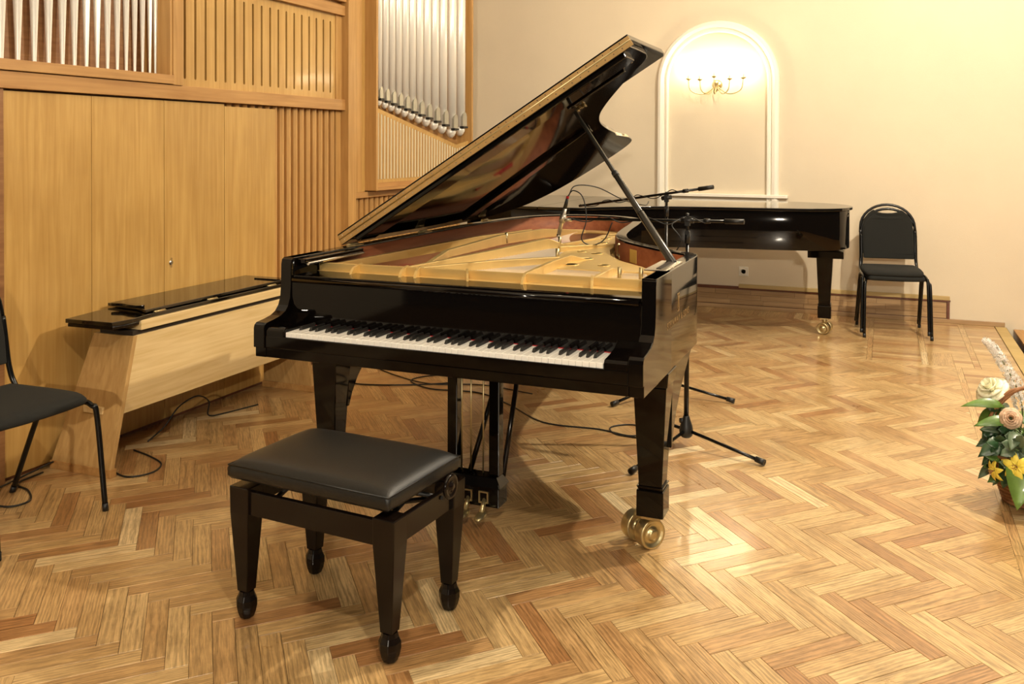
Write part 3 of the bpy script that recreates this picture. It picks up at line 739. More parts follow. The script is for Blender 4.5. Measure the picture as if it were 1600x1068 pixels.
        # catches on the underside
        def catch(x, y):
            c = MB()
            c.box(x-.022, x+.022, y-.004, y+.004, -.008, 0, ML).box(x-.005, x+.005, y-.018, y+.018, -.008, 0, ML)
            c.box(x-.022, x-.016, y-.015, y+.015, -.012, -.002, ML).box(x+.016, x+.022, y-.015, y+.015, -.012, -.002, ML)
            c.build('brass_catch', M_BRASS, t)
        catch(.38, 1.02); catch(.69, .80)
        MB().box(.37, .66, .84, .865, -.018, 0, ML).build('prop_batten', M_BLACK2, t, bevel=.002)
        # prop stick, two stage
        pb, pt_ = Vector((.700, .625, 1.01)), Vector((.185, 1.0, 1.600)); dv = (pt_-pb); q = dv.to_track_quat('Z', 'Y').to_matrix().to_4x4(); Lp = dv.length
        T = Matrix.Translation(pb) @ q
        pr = MB().cyl(T @ Vector((0, 0, -.01)), T @ Vector((0, 0, Lp*.30)), .0165, .0145, n=16).cyl(T @ Vector((0, 0, Lp*.30)), T @ Vector((0, 0, Lp*.56)), .0135, .0125, n=16).build('prop_stick', M_PROP, t, bevel=.003)
        MB().cyl(T @ Vector((0, 0, Lp*.5)), T @ Vector((0, 0, Lp)), .0095, .0085, n=14).build('prop_extension', M_PROP, pr, bevel=.003)
        MB().cyl(T @ Vector((0, 0, Lp*.54)), T @ Vector((0, 0, Lp*.565)), .0145, .0135, n=16).build('prop_collar', M_PLASTIC, pr, bevel=.001)
        # socket plate on the rim
        MB().box(.655, .735, .36, .64, 1.010, 1.014).build('prop_socket_plate', M_STEEL, t, bevel=.001)
        MB().box(.690, .708, .40, .60, 1.014, 1.016).build('prop_slot', M_DARK, t)
        # hinges on the bass side
        for y in (.66, 1.32, 2.1): MB().cyl((-.735, y-.04, 1.012), (-.735, y+.04, 1.012), .007, n=8).box(-.735, -.700, y-.035, y+.035, 1.010, 1.013).build('lid_hinge', M_BRASS, t)
        # desk slide rails inside the arms
        MB().box(-.698, -.655, .19, .62, .985, 1.004).build('desk_slide', M_BLACK, t, bevel=.003)
        MB().cyl((-.65, .20, .985), (-.65, .61, .985), .006, n=8).build('slide_rod', M_STEEL, t)
        # --- soundboard, plate, strings
        inn = rimline(.058)
        MB().prism(clip_poly([(p.x, p.y) for p in inn], [(0, -1, -.30)]), .855, .862).build('soundboard', M_SOUND, t)
        pz = .928
        front = clip_poly([(p.x, p.y) for p in inn], [(0, -1, -.31), (0, 1, .80)])
        plate = MB().prism(clip_poly([(-.688, .31), (.688, .31), (.688, .80), (-.688, .62)], [(0, 1, .9)]), pz-.02, pz)
        # band along the rim
        i_a = [Vector((p.x, p.y)) for p in rimline(.060)]; i_b = rimline(.060+.13)
        idx = [i for i, p in enumerate(i_a) if p.y > .62]
        k = len(idx); vs = []
        wid = []
        for i in idx:
            f = 0
            vs.append((i_a[i].x, i_a[i].y, pz-.012))
        for i in idx: vs.append((i_b[i].x, i_b[i].y, pz-.012))
        for i in idx: vs.append((i_b[i].x, i_b[i].y, pz-.035))
        plate.add(vs, [(j, j+1, k+j+1, k+j) for j in range(k-1)]+[(k+j, k+j+1, 2*k+j+1, 2*k+j) for j in range(k-1)])
        # treble web behind the pin block
        plate.prism([(.18, .78), (.60, .80), (.50, .96), (.36, 1.12), (.27, 1.28), (.20, 1.5), (.15, 1.85), (.11, 2.2), (.05, 2.45), (-.05, 2.2), (-.03, 1.75), (.03, 1.25), (.11, .98)], pz-.010, pz+.014)
        P_ = plate.build('plate', M_GOLD, t, bevel=.002)
        # front wall with curved ribs
        MB().add([(-.69, .335, .940), (.69, .385, .940), (.69, .398, .940), (-.69, .348, .940), (-.69, .335, .973), (.69, .385, .973), (.69, .398, .973), (-.69, .348, .973)],
                 [(3, 2, 1, 0), (4, 5, 6, 7), (0, 1, 5, 4), (1, 2, 6, 5), (2, 3, 7, 6), (3, 0, 4, 7)]).box(-.69, .69, .312, .40, .93, .942).build('plate_lip', M_GOLD, P_, bevel=.002)
        for xr, dx in ((-.50, -.01), (-.285, -.02), (-.22, -.03), (.0, -.05), (.215, -.02), (.48, -.03)):
            yw = .335+.05*(xr+.69)/1.38
            w = MB(); c = [(0, 0), (.01, .012), (.03, .024), (.07, .031), (.11, .033)]
            vv = []
            for s_, h in c:
                xx = xr+dx*(s_/.11)
                vv += [(xx-.005, yw-.075+s_*.95, .942), (xx+.005, yw-.075+s_*.95, .942), (xx+.005, yw-.075+s_*.95, .943+h), (xx-.005, yw-.075+s_*.95, .943+h)]
            fs = []
            for a in range(len(c)-1):
                for b in range(4): fs.append((a*4+b, a*4+(b+1) % 4, (a+1)*4+(b+1) % 4, (a+1)*4+b))
            fs += [(0, 1, 2, 3), (19, 18, 17, 16)]
            w.add(vv, fs); w.build('plate_rib', M_GOLD, P_, bevel=.0015)
        def strut(pts, zt, zb=.915):
            """pts: (x, y, halfwidth, top z)"""
            m = MB(); vv = []
            for i, (x, y, w, z) in enumerate(pts):
                a = Vector(pts[max(i-1, 0)][:2]); b = Vector(pts[min(i+1, len(pts)-1)][:2]); d = (b-a).normalized(); nn = Vector((-d.y, d.x))
                vv += [(x-nn.x*w*1.25, y-nn.y*w*1.25, zb), (x+nn.x*w*1.25, y+nn.y*w*1.25, zb), (x+nn.x*w, y+nn.y*w, z), (x-nn.x*w, y-nn.y*w, z)]
            fs = []
            for a in range(len(pts)-1):
                for b in range(4): fs.append((a*4+b, a*4+(b+1) % 4, (a+1)*4+(b+1) % 4, (a+1)*4+b))
            e = len(pts)*4; fs += [(0, 1, 2, 3), (e-1, e-2, e-3, e-4)]
            m.add(vv, fs); m.build('plate_strut', M_GOLD, P_, bevel=.002)
        strut([(-.30, .38, .010, .972), (-.22, .95, .013, .974), (-.13, 1.50, .018, .985), (-.07, 1.56, .012, .955), (.0, 2.1, .010, .945)], 0)
        strut([(-.26, .38, .010, .970), (-.08, .70, .012, .970), (.10, .98, .014, .962), (.20, 1.15, .010, .945)], 0)
        strut([(-.33, .55, .010, .95), (-.44, 1.0, .012, .965), (-.45, 1.65, .014, .975), (-.38, 2.12, .012, .972), (-.25, 2.5, .01, .94)], 0)
        strut([(.19, .40, .008, .972), (.17, .75, .010, .975), (.165, .99, .012, .972), (.22, 1.10, .008, .94)], 0)
        strut([(.46, .40, .008, .972), (.44, .68, .010, .968), (.46, .82, .008, .940)], 0)
        strut([(-.02, 1.38, .010, .962), (.17, 1.68, .012, .955)], 0)
        strut([(-.65, .40, .010, .965), (-.66, 1.0, .012, .955), (-.62, 1.7, .012, .955), (-.52, 2.3, .01, .95)], 0)
        for (x, y) in ((.07, 1.10), (-.43, 1.70), (.50, .60), (.58, .62), (-.1, 1.62)):
            MB().cyl((x, y, .93), (x, y, .985), .009, .008, n=10).build('plate_bolt', M_BRASS, P_)
        for (x, y, r) in ((.19, 1.33, .024), (.20, 1.12, .028), (.20, .90, .030), (.05, 1.55, .022), (.08, 1.80, .024), (.03, 2.02, .024), (.02, 2.2, .022), (.34, .93, .022), (.10, 1.38, .02)):
            MB().lathe([(r*1.25, 0), (r*1.2, .003), (r, .003), (r*.96, 0)], c=(x, y, pz+.014), n=18).build('plate_hole_ring', M_GOLD, P_)
            MB().lathe([(0, 0), (r, 0)], c=(x, y, pz+.0155), n=18).build('plate_hole', M_SOUND, P_)
        # strings
        st = MB()
        for k in range(46):
            f = k/45; a = Vector((-.62+.42*f, .44, .936)); b = Vector((-.50+.42*f*.9, 2.52-.06*abs(f-.4), .918))
            b.x = -.46+.40*f
            st.cyl(a, b, .002, n=3, caps=False, smooth=False)
        st.build('bass_strings', M_COPPER, t)['kind'] = 'stuff'
        st = MB()
        for k in range(150):
            f = k/149; a = Vector((-.27+.93*f, .45, .938)); yb = 2.40-1.55*f**.6; b = Vector((-.24+.80*f-.02, yb, .934))
            st.cyl(a, b, .0013, n=3, caps=False, smooth=False)
        st.build('treble_strings', M_WIRE, t)['kind'] = 'stuff'
        tp = MB()
        for k in range(88):
            f = k/87
            for r in range(2): tp.cyl((-.62+1.26*f, .43+.03*r+.02*(k % 3), .93), (-.62+1.26*f, .43+.03*r+.02*(k % 3), .952), .0032, n=5)
        tp.build('tuning_pins', M_STEEL, t)['kind'] = 'stuff'
        for (x0_, y0_, x1_, y1_) in ((-.28, 1.98, .02, 1.72), (-.60, 2.05, -.45, 2.45), (-.5, .68, -.3, .70)):
            d = Vector((x1_-x0_, y1_-y0_)).normalized(); nn = Vector((-d.y, d.x))*.012
            MB().prism([(x0_-nn.x, y0_-nn.y), (x1_-nn.x, y1_-nn.y), (x1_+nn.x, y1_+nn.y), (x0_+nn.x, y0_+nn.y)], .922, .932).build('felt_band', M_RED, t)
        br = smooth_curve([(-.52, .95, 0), (-.30, 1.45, 0), (-.1, 1.9, 0), (-.05, 2.25, 0)], 5)
        # bright details on the inner rim
        rr = rimline(.059)
        def rim_at(y, side):
            c = [p for p in rr if (p.x > -.2) == (side > 0)]; return min(c, key=lambda p: abs(p.y-y))
        def put(xx, yy, nx, ny):
            return Matrix.Translation((xx, yy, .955)) @ Matrix(((-ny, nx, 0, 0), (nx, ny, 0, 0), (0, 0, 1, 0), (0, 0, 0, 1)))
        def frame_at(px_y):
            i = min((i for i, p in enumerate(rr) if p.x > 0 and p.y < 1.6), key=lambda i: abs(rr[i].y-px_y)); a, b = rr[i-1], rr[i+1]; tt = (b-a).normalized(); nn = Vector((-tt.y, tt.x))
            return Matrix.Translation((rr[i].x, rr[i].y, 0)) @ Matrix(((tt.x, nn.x, 0, 0), (tt.y, nn.y, 0, 0), (0, 0, 1, 0), (0, 0, 0, 1)))
        MB().box(-.035, .035, 0, .002, .925, .985, frame_at(1.18)).build('paper_label', M_PAPER, t)
        F1 = frame_at(1.36)
        MB().tube([F1 @ Vector(p) for p in ((-.035, .008, .995), (-.025, .014, .985), (-.005, .008, .992), (.0, .008, .95), (.012, .008, .935), (-.03, .010, .935), (-.045, .014, .948), (-.05, .010, .93), (-.036, .010, .922))], .0035, 6).build('brass_hook', M_BRASS, t)
        # gilt emblem and lettering on the treble side
        em = MB(); X = .7478
        for s in (-1, 1):
            em.tube([(X, .512+s*a, z) for a, z in ((.004, .852), (.012, .858), (.013, .868), (.006, .882), (.009, .897), (.016, .908), (.010, .914), (.007, .908))], .0014, 5)
        for a in (-.004, 0, .004): em.cyl((X, .512+a, .862), (X, .512+a, .905), .0006, n=4)
        em.box(X-.001, X+.0006, .495, .529, .848, .851); em.build('gilt_lyre_emblem', M_GILT, t)
        tx = bpy.data.curves.new('lettering', 'FONT'); tx.body = 'STEINWAY & SONS'; tx.size = .036; tx.extrude = .0003; tx.align_x = 'CENTER'; tx.space_character = 1.28
        to = bpy.data.objects.new('text_source', tx); COL.objects.link(to); bpy.context.view_layer.update()
        tme = bpy.data.meshes.new_from_object(to.evaluated_get(bpy.context.evaluated_depsgraph_get())); bpy.data.objects.remove(to); bpy.data.curves.remove(tx)
        tme.materials.clear(); tme.materials.append(M_GILT)
        o = bpy.data.objects.new('gilt_lettering', tme); COL.objects.link(o); o.parent = t
        o.matrix_local = Matrix.Translation((X, .515, .810)) @ Matrix(((0, 0, 1, 0), (1, 0, 0, 0), (0, 1, 0, 0), (0, 0, 0, 1)))
    else:
        ML = Matrix.Identity(4)
        full_ = [(p[0], p[1]) for p in lidpts]
        b_ = clip_poly(full_, [(0, -1, -.622)]); 
        MB().prism(b_, .968, .990).build('lid', M_GLOSS, t, bevel=.004)
        MB().prism([(-.769, .02), (.769, .02), (.769, .62), (-.769, .62)], .968, .990).build('front_flap', M_GLOSS, t, bevel=.004)
        MB().box(-.69, .69, .0, .03, .74, .965).build('closed_fallboard', M_BLACK, t, bevel=.004)
    return t
p1 = make_piano(True)
p2 = make_piano(False)
p2.rotation_euler = (0, 0, -PI/2); p2.location = (-1.60, 4.40, 0)
for ch in p2.children: pass

# ------------------------------------------------------------ adjustable piano stool
stl = thing('piano_stool', 'black leather adjustable piano stool on four tapered legs before the keyboard', 'stool', (-.371, -.545, 0), math.radians(-4.6))
def sleg(x, y):
    m = MB()
    cx, cy = x, y
    m.frus((cx, cy, .085), .020, .020, (cx, cy, .33), .036, .034)
    m.frus((cx, cy, .33), .036, .034, (cx, cy, .412), .037, .035)
    prof = [(.013, 0), (.020, .004), (.026, .02), (.030, .04), (.030, .058), (.024, .072), (.021, .085)]
    vs = []
    for r, z in prof:
        for k in range(8):
            a = 2*PI*(k+.5)/8; q = r*1.08 if k % 2 else r*1.12
            vs.append((cx+q*math.cos(a), cy+q*math.sin(a), z))
    n = 8; fs = [(j*n+i, j*n+(i+1) % n, (j+1)*n+(i+1) % n, (j+1)*n+i) for j in range(len(prof)-1) for i in range(n)]+[tuple(reversed(range(8)))]
    m.add(vs, fs, False)
    return m.build('leg', M_BLACK2, stl, bevel=.003)
LX, LY = (.008, .537), (.008, .335)
for x in LX:
    for y in LY: sleg(x, y)
for y, n in ((LY[0]-.026, 0), (LY[1]+.008, 1)): MB().box(LX[0]+.03, LX[1]-.03, y, y+.018, .330, .402).build('apron', M_BLACK2, stl, bevel=.002)
for x in (LX[0]-.026, LX[1]+.008): MB().box(x, x+.018, LY[0]+.03, LY[1]-.03, .330, .402).build('apron', M_BLACK2, stl, bevel=.002)
MB().box(.03, .515, .03, .315, .412, .430).build('seat_frame', M_BLACK2, stl, bevel=.002)
mech = MB()
for x in (.07, .475):
    mech.cyl((x, .05, .350), (x, .29, .418), .008, n=8); mech.cyl((x, .29, .350), (x, .05, .418), .008, n=8)
mech.cyl((-.02, .245, .385), (.57, .245, .385), .007, n=8).build('scissor_mechanism', M_PLASTIC, stl)
# cushion
cu = bmesh.new(); NX, NY = 40, 30; x0, x1, y0, y1 = -.034, .552, -.022, .365
def sup(t): return max(0, 1-abs(2*t-1)**7)
grid = []
for j in range(NY+1):
    row = []
    for i in range(NX+1):
        u, v = i/NX, j/NY
        z = .474+.026*(sup(u)*sup(v))**.5+.008*math.sin(PI*u)*math.sin(PI*v)
        row.append(cu.verts.new((x0+(x1-x0)*u, y0+(y1-y0)*v, z)))
    grid.append(row)
for j in range(NY):
    for i in range(NX): cu.faces.new((grid[j][i], grid[j][i+1], grid[j+1][i+1], grid[j+1][i]))
loop = [grid[0][i] for i in range(NX+1)]+[grid[j][NX] for j in range(1, NY+1)]+[grid[NY][i] for i in range(NX-1, -1, -1)]+[grid[j][0] for j in range(NY-1, 0, -1)]
cxm, cym = (x0+x1)/2, (y0+y1)/2
prev = loop
for dz, ins in ((-.010, -.004), (-.032, -.003), (-.042, .004), (-.044, .03)):
    cur = []
    for v in loop:
        fx = (x1-x0)/2; fy = (y1-y0)/2
        cur.append(cu.verts.new((cxm+(v.co.x-cxm)*(1-ins/fx), cym+(v.co.y-cym)*(1-ins/fy), .474+dz)))
    n = len(cur)
    for i in range(n): cu.faces.new((prev[i], cur[i], cur[(i+1) % n], prev[(i+1) % n]))
    prev = cur
cu.faces.new(list(reversed(prev)))
bmesh.ops.recalc_face_normals(cu, faces=cu.faces)
me = bpy.data.meshes.new('seat_cushion'); cu.to_mesh(me); cu.free(); me.materials.append(M_LEATHER)
for f in me.polygons: f.use_smooth = True
cu_o = bpy.data.objects.new('seat_cushion', me); COL.objects.link(cu_o); cu_o.parent = stl
MB().tube([(x0-.002, y0-.002, .474), (x1+.002, y0-.002, .474), (x1+.002, y1+.002, .474), (x0-.002, y1+.002, .474)], .0025, 6, closed=True).build('piping', M_LEATHER, cu_o)
for s, xk in ((1, .575), (-1, -.035)):
    kn = MB().lathe([(0, 0), (.010, 0), (.012, .006), (.018, .010), (.034, .012), (.038, .018), (.036, .024), (.028, .024), (.024, .020), (.012, .021), (.010, .028), (0, .029)],
               c=(xk, .245, .425), M=Matrix.Rotation(s*PI/2, 4, 'Y'), n=28).build('height_knob', M_BLACK2, stl)
# ------------------------------------------------------------ stacking chairs (frame of bent tube, fabric pads)
def make_chair():
    t = thing('stacking_chair', '', 'chair')
    R = .011
    for s in (-1, 1):
        x = s*.205
        a = smooth_curve([(s*.205, .262, .74), (x, .245, .64), (x, .228, .54), (s*.21, .205, .47), (s*.213, .16, .433), (s*.217, .0, .428), (s*.220, -.15, .430), (s*.225, -.205, .415), (s*.232, -.225, .37), (s*.238, -.262, .0)], 6)
        fl = MB().tube(a, R, 10).build('front_leg', M_PAINTED, t)
        MB().cyl(a[-1]+Vector((0, 0, .0)), a[-1]+(a[-2]-a[-1]).normalized()*.03, R*1.12, n=10).build('foot_cap', M_PLASTIC, fl)
        b = smooth_curve([(s*.20, -.06, .425), (s*.218, .02, .418), (s*.226, .08, .36), (s*.236, .25, .0)], 6)
        rl = MB().tube(b, R, 10).build('rear_leg', M_PAINTED, t)
        MB().cyl(b[-1], b[-1]+(b[-2]-b[-1]).normalized()*.03, R*1.12, n=10).build('foot_cap', M_PLASTIC, rl)
    # arched top tube
    arc = [(.205*math.cos(a), .0, .765+.180*math.sin(a)) for a in [PI*i/16 for i in range(17)]]
    arc = [(x, .262+(z-.70)*.17, z) for x, y, z in [(.207, 0, .72)]+arc+[(-.207, 0, .72)]]
    MB().tube(arc, R, 10).build('back_tube', M_PAINTED, t)
    MB().tube([(-.21, -.10, .425), (.21, -.10, .425)], .009, 8).tube([(-.21, .12, .425), (.21, .12, .425)], .009, 8).build('cross_tube', M_PAINTED, t)
    # back pad with a hand slot at the top
    def bp(z): return .262+(z-.70)*.17
    n = 14
    outl = []
    for i in range(n+1):
        a = PI*i/n; outl.append((.190*math.cos(a), .765+.168*math.sin(a)))
    hole_low = [(.10*math.cos(PI*i/8), .906-.030*math.sin(PI*i/8)) for i in range(9)]
    # lower outline: from right to left along bottom
    pts = [(.190, .55), (.195, .66)]+[p for p in outl if p[0] > .105]+hole_low+[p for p in outl if p[0] < -.105]+[(-.195, .66), (-.190, .55)]
    m = MB(); T = Matrix(((1, 0, 0, 0), (0, 0, 1, 0), (0, 1, 0, 0), (0, 0, 0, 1)))
    vs = [Vector((x, bp(z)-.018-.012*math.cos(x/.2*1.3), z)) for x, z in pts]; vb = [Vector((x, bp(z)+.010, z)) for x, z in pts]; k = len(pts)
    m.add(vs+vb, [tuple(range(k)), tuple(reversed(range(k, 2*k)))]+[(i, (i+1) % k, k+(i+1) % k, k+i) for i in range(k)])
    m.build('back_pad', M_FABRIC, t, bevel=.008, seg=3)
    # seat pad
    so = []
    for (x, y) in smooth_curve([(-.205, -.19, 0), (-.15, -.218, 0), (0, -.226, 0), (.15, -.218, 0), (.205, -.19, 0), (.218, 0, 0), (.200, .18, 0), (.15, .205, 0), (-.15, .205, 0), (-.200, .18, 0), (-.218, 0, 0)], 4, True) and [(p.x, p.y) for p in smooth_curve([(-.205, -.19, 0), (-.15, -.218, 0), (0, -.226, 0), (.15, -.218, 0), (.205, -.19, 0), (.218, 0, 0), (.200, .18, 0), (.15, .205, 0), (-.15, .205, 0), (-.200, .18, 0), (-.218, 0, 0)], 4, True)]:
        so.append((x, y))
    m = MB(); k = len(so); rings = [(.97, .436), (1.0, .445), (1.0, .458), (.96, .468), (.75, .474), (.4, .475)]
    vs = []
    for s_, z in rings: vs += [(x*s_, y*s_, z-.010*(y*s_/.2 < -.75)*(abs(y*s_)/.2-.75)*2+.012*(y > .1)*(y-.1)*3) for x, y in so]
    fs = [(j*k+i, j*k+(i+1) % k, (j+1)*k+(i+1) % k, (j+1)*k+i) for j in range(len(rings)-1) for i in range(k)]+[tuple(reversed(range(k))), tuple((len(rings)-1)*k+i for i in range(k))]
    m.add(vs, fs, True); m.build('seat_pad', M_FABRIC, t)
    return t
ch = make_chair()
ch['label'] = 'lower black fabric chair of the stacked pair beside the closed piano'
ch.location = (1.508, 4.915, 0); ch.rotation_euler = (0, 0, math.radians(7.9))
c2 = copy_tree(ch); c2['label'] = 'upper black fabric chair of the stacked pair, its rounded back on show'
c2.location = (1.495, 4.92, .034); c2.rotation_euler = (0, 0, math.radians(6.4))
c3 = copy_tree(ch); c3['label'] = 'black fabric chair cut by left picture edge beside the oak bench'
c3.location = (-1.667, -.325, 0); c3.rotation_euler = (0, 0, PI/2)
for c in (ch, c2, c3): c['group'] = 'black fabric stacking chairs'
# ------------------------------------------------------------ microphone stands
def mic_stand(px, py, feet, clamp_z, tail, tip, label):
    t = thing('microphone_stand', label, 'stand', (px, py, 0))
    hz = .10
    MB().lathe([(.020, .045), (.030, .055), (.034, .075), (.030, .10), (.018, .135), (.014, .15)], n=14).build('base_hub', M_PLASTIC, t, bevel=.001)
    for fx, fy in feet:
        d = Vector((fx-px, fy-py, 0)); a = d.normalized()*.02+Vector((0, 0, .078)); b = Vector((d.x, d.y, .016))
        l = MB().cyl(a, b, .008, n=10).build('leg', M_PAINTED, t)
        q = (b-a).normalized()
        MB().cyl(b-q*.045, b, .013, .0145, n=12).build('rubber_foot', M_PLASTIC, l)
    MB().cyl((0, 0, .12), (0, 0, clamp_z-.10), .0085, n=12).cyl((0, 0, .12), (0, 0, .75), .012, n=12).build('pole', M_PAINTED, t)
    MB().cyl((-.03, -.01, .125), (-.012, -.0, .125), .012, .014, n=10).build('knob', M_PLASTIC, t)
    MB().cyl((0, 0, .72), (0, 0, .78), .016, n=12).build('clutch', M_PLASTIC, t)
    sw = MB().cyl((0, 0, clamp_z-.11), (0, 0, clamp_z-.05), .013, n=12).cyl((0, 0, clamp_z-.05), (0, 0, clamp_z), .008, n=8).box(-.012, .012, -.012, .012, clamp_z-.025, clamp_z+.018)
    sw.build('swivel', M_PLASTIC, t)
    MB().cyl((.005, -.012, clamp_z-.055), (.005, -.04, clamp_z-.055), .009, .012, n=10).build('knob', M_PLASTIC, t)
    A = Vector(tail)-Vector((px, py, 0)); B = Vector(tip)-Vector((px, py, 0)); d = (B-A).normalized()
    bo = MB().cyl(A, B, .0075, n=12).build('boom_arm', M_PAINTED, t)
    MB().cyl(A, A+d*.09, .0125, n=12).build('grip', M_PLASTIC, bo)
    MB().cyl(A+d*.16, A+d*.19, .012, n=12).build('clutch', M_PLASTIC, bo)
    c = (B-A).dot(d)
    MB().cyl(Vector((0, 0, clamp_z))-d*.03, Vector((0, 0, clamp_z))+d*.03, .013, n=12).cyl((0, 0, clamp_z+.01), (0, 0, clamp_z+.035), .007, .009, n=8).build('boom_clamp', M_PLASTIC, t)
    # cable wound along the boom
    L = (B-A).length; a = d.orthogonal().normalized(); b = d.cross(a); pts = []
    for i in range(120):
        f = i/119; s_ = .20*L+f*.78*L; ang = f*2*PI*3.2; rr = .012+.006*math.sin(f*17)**2
        pts.append(A+d*s_+(a*math.cos(ang)+b*math.sin(ang))*rr)
    MB().tube(pts, .003, 5).build('wound_cable', M_CABLE, t)
    return t
s1 = mic_stand(.565, 1.58, [(.95, 1.444), (.416, 1.098), (.25, 1.95)], 1.093, (.835, 1.56, 1.098), (-.055, 1.62, 1.078), 'black tripod microphone stand with level boom, nearer of the two stands')
s2 = mic_stand(.268, 2.45, [(.67, 2.41), (.05, 2.08), (.12, 2.82)], 1.150, (.552, 2.36, 1.222), (-.32, 2.62, 1.075), 'black tripod microphone stand with tilted boom, farther of the two stands')
mic = thing('microphone', 'slim nickel condenser microphone clipped to the nearer boom over the strings', 'microphone', (-.085, 1.62, 1.078))
axm = Vector((.055, -.02, .20)).normalized()
MB().cyl(axm*-.085, axm*.055, .011, n=16).build('body', M_NICKEL, mic)
MB().cyl(axm*-.10, axm*-.085, .0115, .010, n=16).build('capsule_grille', M_STEEL, mic)
MB().cyl(axm*.055, axm*.11, .011, .007, n=14).build('connector', M_PLASTIC, mic)
MB().cyl(axm*.108, axm*.120, .0075, n=10).build('red_ring', M_RED, mic)
MB().cyl((0, 0, -.006), (.05, 0, -.004), .010, n=12).lathe([(.013, -.02), (.016, -.02), (.016, .02), (.013, .02)], M=axm.to_track_quat('Z', 'Y').to_matrix().to_4x4(), n=16).build('clip', M_NICKEL, mic)
tp_ = Vector((-.085, 1.62, 1.078))+axm*.12
cab = MB().tube(smooth_curve([tp_, tp_+Vector((.03, 0, .03)), (.03, 1.60, 1.19), (.055, 1.58, 1.08), (.04, 1.55, .985), (.09, 1.56, .955), (.15, 1.58, .985), (.19, 1.58, 1.07)], 8), .003, 6).build('microphone_cable', M_CABLE)
tag(cab, 'thin black cable looping from the microphone down to the nearer boom', 'cable')
cab = MB().tube(smooth_curve([tp_+Vector((0, .01, 0)), (-.03, 1.66, 1.245), (.06, 1.75, 1.235), (.15, 1.95, 1.16), (.20, 2.2, 1.12), (.16, 2.46, 1.125)], 8), .003, 6).build('microphone_cable', M_CABLE)
tag(cab, 'thin black cable arching from the microphone top towards the farther boom', 'cable')
cab = MB().tube(smooth_curve([(.53, 1.58, 1.10), (.50, 1.53, 1.07), (.545, 1.53, 1.0), (.50, 1.54, .90), (.53, 1.56, .78), (.515, 1.56, .5), (.47, 1.52, .25), (.43, 1.55, .01), (.35, 1.6, .004)], 8), .003, 6).build('microphone_cable', M_CABLE)
tag(cab, 'thin black cable hanging down beside the nearer stand pole', 'cable')
# ------------------------------------------------------------ floor cables
def fcable(pts, label, r=.004):
    o = MB().tube(smooth_curve([(p[0], p[1], r if len(p) < 3 else p[2]) for p in pts], 8), r, 6).build('floor_cable', M_CABLE)
    tag(o, label, 'cable'); return o
fcable([(.35, 1.60), (.20, 1.62), (.15, 1.72), (.24, 1.80), (.34, 1.74), (.28, 1.62), (.10, 1.66), (-.20, 1.66), (-.50, 1.90), (-.75, 2.05), (-1.05, 2.02), (-1.25, 2.15), (-1.15, 2.32), (-.95, 2.25), (-1.2, 2.05), (-1.55, 1.95), (-1.75, 2.2)], 'black cable snaking over the floor beneath the open piano')
fcable([(-.45, 2.15), (-.8, 2.22), (-1.1, 2.12), (-1.4, 2.22), (-1.7, 2.4)], 'second black cable lying behind the pedal lyre on parquet', .0035)
fcable([(-1.87, .62), (-1.86, .72, .05), (-1.84, .80, .13), (-1.83, .92, .155), (-1.84, 1.02, .10), (-1.86, 1.04, .02), (-1.84, 1.15), (-1.78, 1.35)], 'black cable loop standing up under the oak bench')
fcable([(-2.0, -.32), (-1.98, -.12, .012), (-1.985, .02, .02), (-1.97, .16, .04)], 'black cable running behind left chair to bench foot')
fcable([(-2.0, -.20), (-1.80, -.22), (-1.76, -.14), (-1.86, -.06), (-1.97, -.02), (-1.985, .12)], 'small coil of black cable beside left chair legs')
fcable([(-1.72, .25), (-1.60, .22), (-1.54, .30), (-1.58, .40), (-1.70, .46), (-1.84, .50)], 'short black cable curling round the bench front foot')
# ------------------------------------------------------------ flower basket at the right edge
FX, FY = 1.995, 1.42
def leafmat(name, c, rough=.35): return plain(name, c, rough, coat=.15, var=.25, vscale=25, bump=.2, bscale=60)
M_LEAF = leafmat('mid_green_leaf', (.10, .20, .035)); M_LEAFD = leafmat('dark_green_leaf', (.025, .07, .025)); M_LEAFG = leafmat('grey_green_leaf', (.10, .15, .085))
M_LEAFL = leafmat('light_green_leaf', (.15, .27, .05)); M_YEL = plain('yellow_petal', (.95, .76, .10), .5, var=.1, vscale=30); M_CREAM = plain('cream_petal', (.95, .93, .70), .6, var=.05, vscale=40)
M_PINK = plain('dusty_pink_petal', (.72, .50, .34), .6, var=.2, vscale=40); M_WFL = plain('white_floret', (.96, .93, .88), .6); M_STEM = plain('plant_stem', (.14, .17, .05), .6)
bk = thing('flower_basket', 'wicker basket with arched handle holding flowers, cut by right picture edge', 'basket', (FX, FY, 0))
m = MB()
for k in range(13):
    z = .012+k*.016; r = .088+.005*k
    m.tube([(r*math.cos(a)+.002*math.sin(a*24+k*PI), r*math.sin(a), z) for a in [2*PI*i/60 for i in range(60)]], .0085, 6, closed=True)
m.lathe([(0, .006), (.088, .006)], n=20); m.build('basket_body', M_WICKER, bk)
for k, dr in enumerate((0, .006, -.006)):
    MB().tube([(-.155*math.cos(a)+dr, .03*math.sin(3*a+k*2)*.15+dr*.7, .20+.27*math.sin(a)+.003*math.sin(a*9+k*2)) for a in [PI*i/24 for i in range(25)]], .0065, 7).build('handle', M_WICKER, bk)
